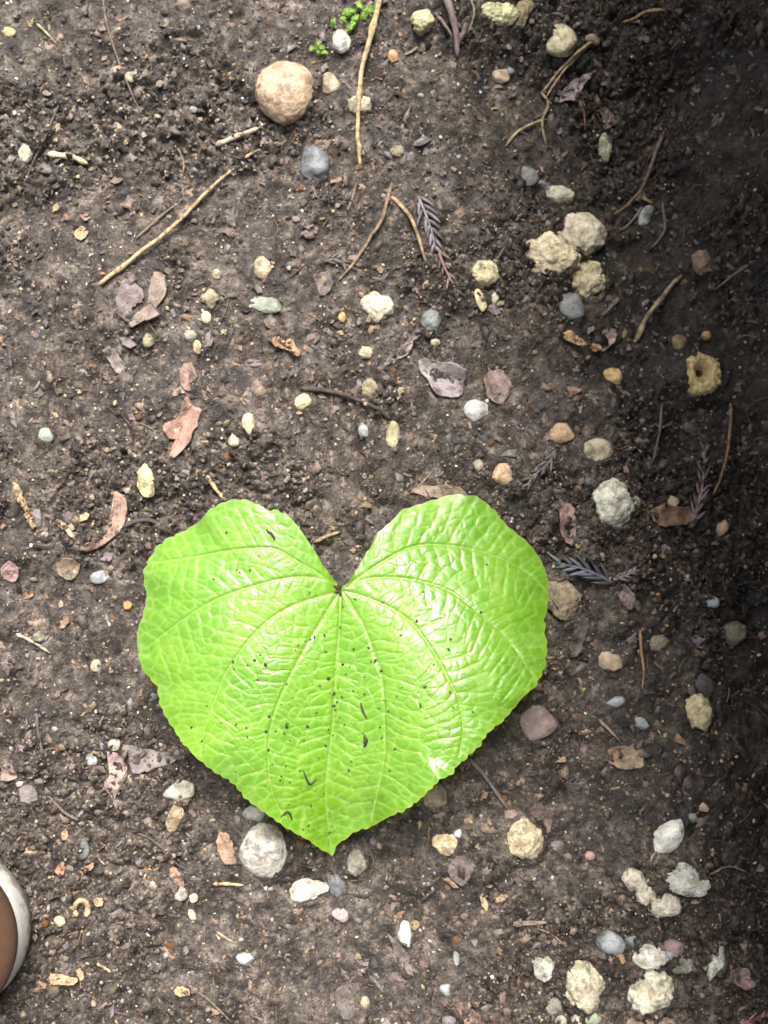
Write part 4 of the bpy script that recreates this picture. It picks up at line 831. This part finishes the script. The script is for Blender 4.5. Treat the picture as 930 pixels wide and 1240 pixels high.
    tm = np_mesh('tongue', np.array(tp), grid_faces(14, 9), suede); to = link(bpy.data.objects.new('tongue', tm), root); md = to.modifiers.new('thickness', 'SOLIDIFY'); md.thickness = .003
    for k in range(5):
        s = .105 + k * .014; pts = [(off - s - .004 * (y > 0), y, .0215 + top(s) * (1 - .25 * (abs(y) / .03) ** 2) + .0065) for y in np.linspace(-.024, .024, 9)]
        link(bpy.data.objects.new('lace', tube('lace', pts, .0022, lace_m, 8, .1, k)), root)
make_shoe()

# ------------------------------------------------------------------ specks of soil on the leaf
def on_leaf(px, py):
    i = np.argmin(((LPX - px) ** 2 + (LPY - py) ** 2).ravel()); return LP.reshape(-1, 3)[i]
SPECKS = [(322,805,7),(398,821,6),(308,800,3.5),(300,806,3.5),(283,802,3.5),(284,811,3.5),(287,690,3),(290,693,3.2),(303,691,3.2),(326,868,4),(322,886,5),(334,886,3.5),(347,880,5),(394,903,4.5),(422,933,4.5),
 (406,860,4),(404,840,5),(408,850,3.5),(414,844,3.5),(454,801,4.5),(462,812,3.5),(515,832,4),(543,787,4),(546,774,3.5),(509,854,4.5),(545,838,3.5),(573,862,3.5),(470,861,3.5),(544,884,3),(463,893,3.5),(479,907,3.5),
 (426,922,3),(386,918,3),(244,897,3.5),(251,855,3.2),(286,935,3),(351,947,3),(325,908,4),(347,829,3.5),(376,775,3.2),(381,772,4),(369,776,3),(412,760,3.5),(415,735,3),(446,785,3.5),(449,801,3),(430,726,3.5),(463,729,3),
 (486,769,3.5),(505,752,4),(513,717,3),(582,741,3.5),(589,683,3),(355,845,3),(372,880,4),(344,888,3),(417,878,4),(405,855,3.2),(409,833,3),(428,837,3),(399,1008,3),(373,1000,3),(232,880,3),(268,876,3),(300,893,3),(339,945,3),(259,701,3),(275,645,3),(395,790,3),(393,770,3),(441,820,3),(480,843,3)]
rnd = random.Random(5)
SPECKS += [(rnd.gauss(392, 62), rnd.gauss(868, 62), rnd.uniform(1.8, 3.0)) for _ in range(75)]
base_specks = []
for k in range(5):
    bm = bmesh.new(); bmesh.ops.create_icosphere(bm, subdivisions=2, radius=1)
    for v in bm.verts: v.co *= 1 + .75 * mnoise.fractal(v.co * 1.9 + Vector((k * 9, 0, 3)), 1, 2, 3)
    me = bpy.data.meshes.new('soil_speck'); bm.to_mesh(me); bm.free(); me.materials.append(M['crumbdark'] if 'crumbdark' in M else M['needle']); base_specks.append(me)
def where(x, y):
    k = min(range(9), key=lambda v: min(math.hypot(x - q[0], y - q[1]) for q in catmull(VEINS[v], 40)))
    side = 'close to its stalk' if math.hypot(x - 413, y - 712) < 45 else 'along its midrib' if k == 0 else f"beside its {('first', 'second', 'third', 'fourth')[(k - 1) % 4]} vein towards the {'shoe' if k < 5 else 'bank'}"
    if y > 925: side = 'near its pointed tip'
    return 'tiny black soil speck on the green leaf ' + side
for i, (x, y, s) in enumerate(SPECKS):
    p = on_leaf(x, y); o = bpy.data.objects.new('soil_speck', base_specks[i % 5]); r0 = s * S * .34
    o.location = (p[0], p[1], p[2] + r0 * .3); o.scale = (r0 * rnd.uniform(.7, 1.9), r0 * rnd.uniform(.6, 1.2), r0 * .6); o.rotation_euler = (0, 0, rnd.uniform(0, 6))
    big = s >= 6
    link(o, label=('biggest black soil crumb on the green leaf, far from the midrib' if i == 0 else 'second biggest black soil crumb, lying on the leaf beside its midrib') if big else where(x, y),
         cat='soil speck', group=None if big else where(x, y), color=tuple(np.array((.026, .021, .012)) * rnd.uniform(.6, 2.0)))
def shred(pts, w, label):
    c = catmull(pts, 14); P = np.array([on_leaf(*q) for q in c]); P[:, 2] += .0006; o0 = P[0].copy()
    o = link(bpy.data.objects.new('dark_shred', tube('dark_shred', P - o0, w * S / 2 * np.sin(np.linspace(.5, 2.7, 14)), M['needle'], 6, .2)), label=label, cat='debris', color=(.025, .02, .014)); o.location = o0
shred([(441,889),(443,897),(441,905)], 4, 'short thick black shred stuck on the leaf between two veins')
shred([(367,932),(371,942),(375,949),(380,947),(384,943)], 2.0, 'thin dark V-shaped thread on the leaf near its midrib')
shred([(340,990),(347,983),(352,987),(354,993)], 2.2, 'curled black thread near the tip of the leaf')
shred([(322,641),(329,647),(333,654)], 3, 'slim dark sliver on the left lobe of the leaf')
shred([(437,850),(439,860),(444,870)], 2.4, 'hair-thin dark thread beside the leaf midrib')
# ------------------------------------------------------------------ small gravel, one by one
LAND = [(346,115,'around the largest orange-tan pebble'),(200,275,'along the long straight straw twig'),(440,100,'around the longest straw stalk'),(620,30,'around the wedged pale yellow chunks'),(685,300,'around the largest cream pumice lump'),
 (790,380,'around the bent straw twig'),(849,455,'around the porous mustard stone'),(535,455,'around the largest lilac leaf'),(222,515,'around the reddish maple scrap'),(132,635,'around the pale brown crescent leaf'),(30,612,'around the long frayed wood chip'),
 (740,612,'around the chalky white knobbly stone'),(850,580,'around the mauve feathery sprig'),(700,700,'around the steel-blue sprig'),(850,860,'around the yellow-cream pointed wedge'),(880,766,'around the drab olive-tan stone'),(651,876,'around the purplish brown broken stone'),
 (633,1016,'around the yellow-cream lumpy stone'),(808,1010,'around the white stone wedge'),(785,1080,'around the crumbled cream stone'),(782,1194,'around the biggest cream-yellow lump'),(705,1190,'around the crumbling cream lump'),(490,1130,'around the tooth-like white pebble'),
 (320,1029,'around the large whitish rounded stone'),(140,935,'around the pink-lilac leaf scrap'),(100,1099,'around the curled husk ring'),(79,1183,'around the flat oval wood chip'),(280,1200,'around the thin grey root'),(575,1228,'around the reddish brown leaf'),(440,1215,'around the tan bean-shaped pebble'),
 (910,1210,'around the reddish sprig'),(870,80,'under the dark bank'),(900,250,'at the foot of the bank'),(900,1000,'along the grey rootlet'),(20,40,'around the lemon yellow pebble'),(143,86,'along the long dark root strand'),(31,187,'around the pale yellow-white pebble'),(56,527,'around the faded grey-green stone'),
 (170,370,'around the torn leaf scraps'),(456,373,'around the cream pumice wedge'),(586,332,'around the pocked stone'),(480,265,'around the crossed twigs'),(420,480,'along the dark surface root'),(350,560,'beyond the left lobe of the leaf'),(122,698,'around the pale blue-grey stone'),(50,860,'around the slim blackish twig'),(700,545,'around the speckled tan pebble'),(760,800,'around the knotted root'),(690,110,'around the forked dry twig')]
GRAVEL = [('tiny cream pebble in soil', 'tiny cream pebbles in the soil', (.30, .26, .175), 40), ('tiny tan-brown pebble in soil', 'tiny tan-brown pebbles in the soil', (.28, .19, .115), 60),
          ('tiny blue-grey pebble in soil', 'tiny blue-grey pebbles in the soil', (.15, .16, .165), 34), ('tiny rusty orange pebble in soil', 'tiny rusty orange pebbles in the soil', (.34, .155, .065), 26)]
base_peb = []
for k in range(6):
    bm = bmesh.new(); bmesh.ops.create_icosphere(bm, subdivisions=3, radius=1)
    for v in bm.verts: v.co *= 1 + .35 * mnoise.fractal(v.co * 1.1 + Vector((k * 7, 4, 1)), 1, 2, 4)
    for f in bm.faces: f.smooth = True
    me = bpy.data.meshes.new('pebble'); bm.to_mesh(me); bm.free(); me.materials.append(M['stone']); base_peb.append(me)
occupied = [(r_[1], r_[2], max(r_[3], r_[4]) / 2 + 8) for r_ in ROCKS]
def inside_leaf(x, y):
    c = False; n = len(OUT)
    for i in range(n):
        (x1, y1), (x2, y2) = OUT[i], OUT[i - 1]
        if (y1 > y) != (y2 > y) and x < (x2 - x1) * (y - y1) / (y2 - y1) + x1: c = not c
    return c
for lab, grp, c_, n in GRAVEL:
    k = 0
    while k < n:
        x, y = rnd.uniform(4, 926), rnd.uniform(4, 1236)
        if any(math.hypot(x - a, y - b) < d for a, b, d in occupied) or inside_leaf(x, y) or (x < 55 and y > 1030): continue
        occupied.append((x, y, 12)); s = rnd.uniform(4, 8.5) * S * .5; P = on_soil(x, y)
        o = bpy.data.objects.new('pebble', base_peb[rnd.randrange(6)]); o.location = (P[0], P[1], float(gz(P[0], P[1])) + s * .0)
        o.scale = (s * rnd.uniform(.8, 1.4), s, s * rnd.uniform(.6, .9)); o.rotation_euler = (rnd.uniform(-.3, .3), rnd.uniform(-.3, .3), rnd.uniform(0, 6.28))
        near_ = min(LAND, key=lambda q: math.hypot(q[0] - x, q[1] - y))[2]; lb = f'{lab} {near_}'
        link(o, label=lb, cat='pebble', group=lb, color=tuple(np.array(c_) * rnd.uniform(.75, 1.2))); k += 1

ground.data.vertices.foreach_set('co', np.stack([GXW, GY, GZ], -1).astype(np.float32).ravel()); ground.data.update()

# ------------------------------------------------------------------ uncountable soil crumbs, grit and litter
ICO_V = []; bm = bmesh.new(); bmesh.ops.create_icosphere(bm, subdivisions=1, radius=1); bm.verts.ensure_lookup_table()
ICO_V = np.array([v.co[:] for v in bm.verts]); ICO_F = np.array([[v.index for v in f.verts] for f in bm.faces]); bm.free()
def scatter(name, n, size, material, label, cat, zs=(.6, 1.0), sink=.2, dens=None, ext=(-.30, .30, -.37, .37)):
    x = rng.uniform(ext[0], ext[1], n * 3); y = rng.uniform(ext[2], ext[3], n * 3)
    if dens is not None: keep = rng.random(n * 3) < dens(x, y); x, y = x[keep], y[keep]
    x, y = x[:n], y[:n]; n = len(x); s = size(n)
    V = np.repeat(ICO_V[None], n, 0) * rng.uniform(.62, 1.25, (n, len(ICO_V), 1)); V = V * (s[:, None] * np.stack([rng.uniform(.8, 1.5, n), rng.uniform(.7, 1.1, n), rng.uniform(*zs, n)], -1))[:, None]
    z0 = gz(x, y); x = gxw(x, y); a = rng.uniform(0, 6.28, n); ca, sa = np.cos(a)[:, None], np.sin(a)[:, None]
    X = V[..., 0] * ca - V[..., 1] * sa + x[:, None]; Y = V[..., 0] * sa + V[..., 1] * ca + y[:, None]; Z = V[..., 2] + (z0 + s * (.6 - sink))[:, None]
    V = np.stack([X, Y, Z], -1).reshape(-1, 3); Fc = (ICO_F[None] + (np.arange(n) * len(ICO_V))[:, None, None]).reshape(-1, 3)
    o = link(bpy.data.objects.new(name, np_mesh(name, V, Fc, material, False)), label=label, kind='stuff'); o['category'] = cat
scatter('soil_crumbs', 48000, lambda n: rng.lognormal(math.log(.00062), .52, n).clip(.0003, .0026), M['crumb'], 'loose dark crumbs covering the soil', 'soil', dens=loose)
scatter('grit', 6600, lambda n: rng.lognormal(math.log(.00052), .42, n).clip(.0003, .0014), M['grit'], 'pale tan and white grit strewn through the soil', 'grit', sink=.3)
def litter(name, n, material, label, cat, size=.0017, zup=.0016, smooth=False):
    x = rng.uniform(-.30, .24, n); y = rng.uniform(-.37, .37, n); s = rng.lognormal(math.log(size), .5, n).clip(.0008, .0075); k = 9
    a = np.arange(k) / k * 6.283; rr = rng.uniform(.45, 1.25, (n, k)); el = rng.uniform(.3, .8, n)[:, None]; rot = rng.uniform(0, 6.28, n)[:, None]
    u, v = np.cos(a) * rr, np.sin(a) * rr * el; X = (u * np.cos(rot) - v * np.sin(rot)) * s[:, None]; Y = (u * np.sin(rot) + v * np.cos(rot)) * s[:, None]
    tx, ty = rng.normal(0, .28, (n, 1)), rng.normal(0, .28, (n, 1)); Z = X * tx + Y * ty + rng.normal(0, .12, (n, k)) * s[:, None]
    z0 = gzs(x, y) + rng.uniform(-.0008, zup, n)
    top = np.stack([X + x[:, None], Y + y[:, None], Z + z0[:, None]], -1); ctr = np.stack([x, y, z0 + s * rng.uniform(-.05, .2, n)], -1)[:, None]
    low = top - np.array([0, 0, .00035]); V = np.concatenate([top, ctr, low], 1); m_ = 2 * k + 1; i = np.arange(k); j = (i + 1) % k
    Fk = np.concatenate([np.stack([i, j, np.full(k, k)], -1), np.stack([i, i + k + 1, j], -1), np.stack([j, i + k + 1, j + k + 1], -1)])
    Fc = (Fk[None] + (np.arange(n) * m_)[:, None, None]).reshape(-1, 3)
    o = link(bpy.data.objects.new(name, np_mesh(name, V.reshape(-1, 3), Fc, material, smooth)), label=label, kind='stuff'); o['category'] = cat
litter('sodden_litter', 3200, M['sodden'], 'sodden dark brown and mauve leaf fragments pressed into the soil', 'leaf litter', .0030, .0006, True)
litter('leaf_litter', 6500, M['chip'], 'fine brown and mauve leaf litter flakes strewn over the soil', 'leaf litter')
def fibres(name, n, material, label, cat):
    x = rng.uniform(-.30, .24, n); y = rng.uniform(-.37, .37, n); ln = rng.lognormal(math.log(.006), .55, n).clip(.002, .03); a = rng.uniform(0, 6.28, n); cv = rng.normal(0, 1.3, n); m = 7; t = np.linspace(-.5, .5, m)
    ang = a[:, None] + cv[:, None] * t; dx, dy = np.cumsum(np.cos(ang), 1) * ln[:, None] / m, np.cumsum(np.sin(ang), 1) * ln[:, None] / m
    X, Y = x[:, None] + dx, y[:, None] + dy; Z = gzs(X, Y) + .0006 + .0012 * rng.random((n, 1)); r = rng.uniform(.00016, .00040, (n, 1)) * (1 - .5 * np.abs(t) * 2 * rng.random((n, 1)))
    nx, ny = -np.sin(ang), np.cos(ang)
    sec = [np.stack([X + nx * r, Y + ny * r, Z - r * .5], -1), np.stack([X - nx * r, Y - ny * r, Z - r * .5], -1), np.stack([X, Y, Z + r], -1)]
    V = np.stack(sec, 2).reshape(n, m * 3, 3); Fk = []
    for i in range(m - 1):
        for j in range(3): k = (j + 1) % 3; Fk.append((i * 3 + j, i * 3 + k, (i + 1) * 3 + k, (i + 1) * 3 + j))
    Fc = (np.array(Fk)[None] + (np.arange(n) * m * 3)[:, None, None]).reshape(-1, 4)
    o = link(bpy.data.objects.new(name, np_mesh(name, V.reshape(-1, 3), Fc, material)), label=label, kind='stuff'); o['category'] = cat
fibres('root_fibres', 2200, M['fibre'], 'fine brown root hairs and straw fibres lying over the soil', 'fibres')
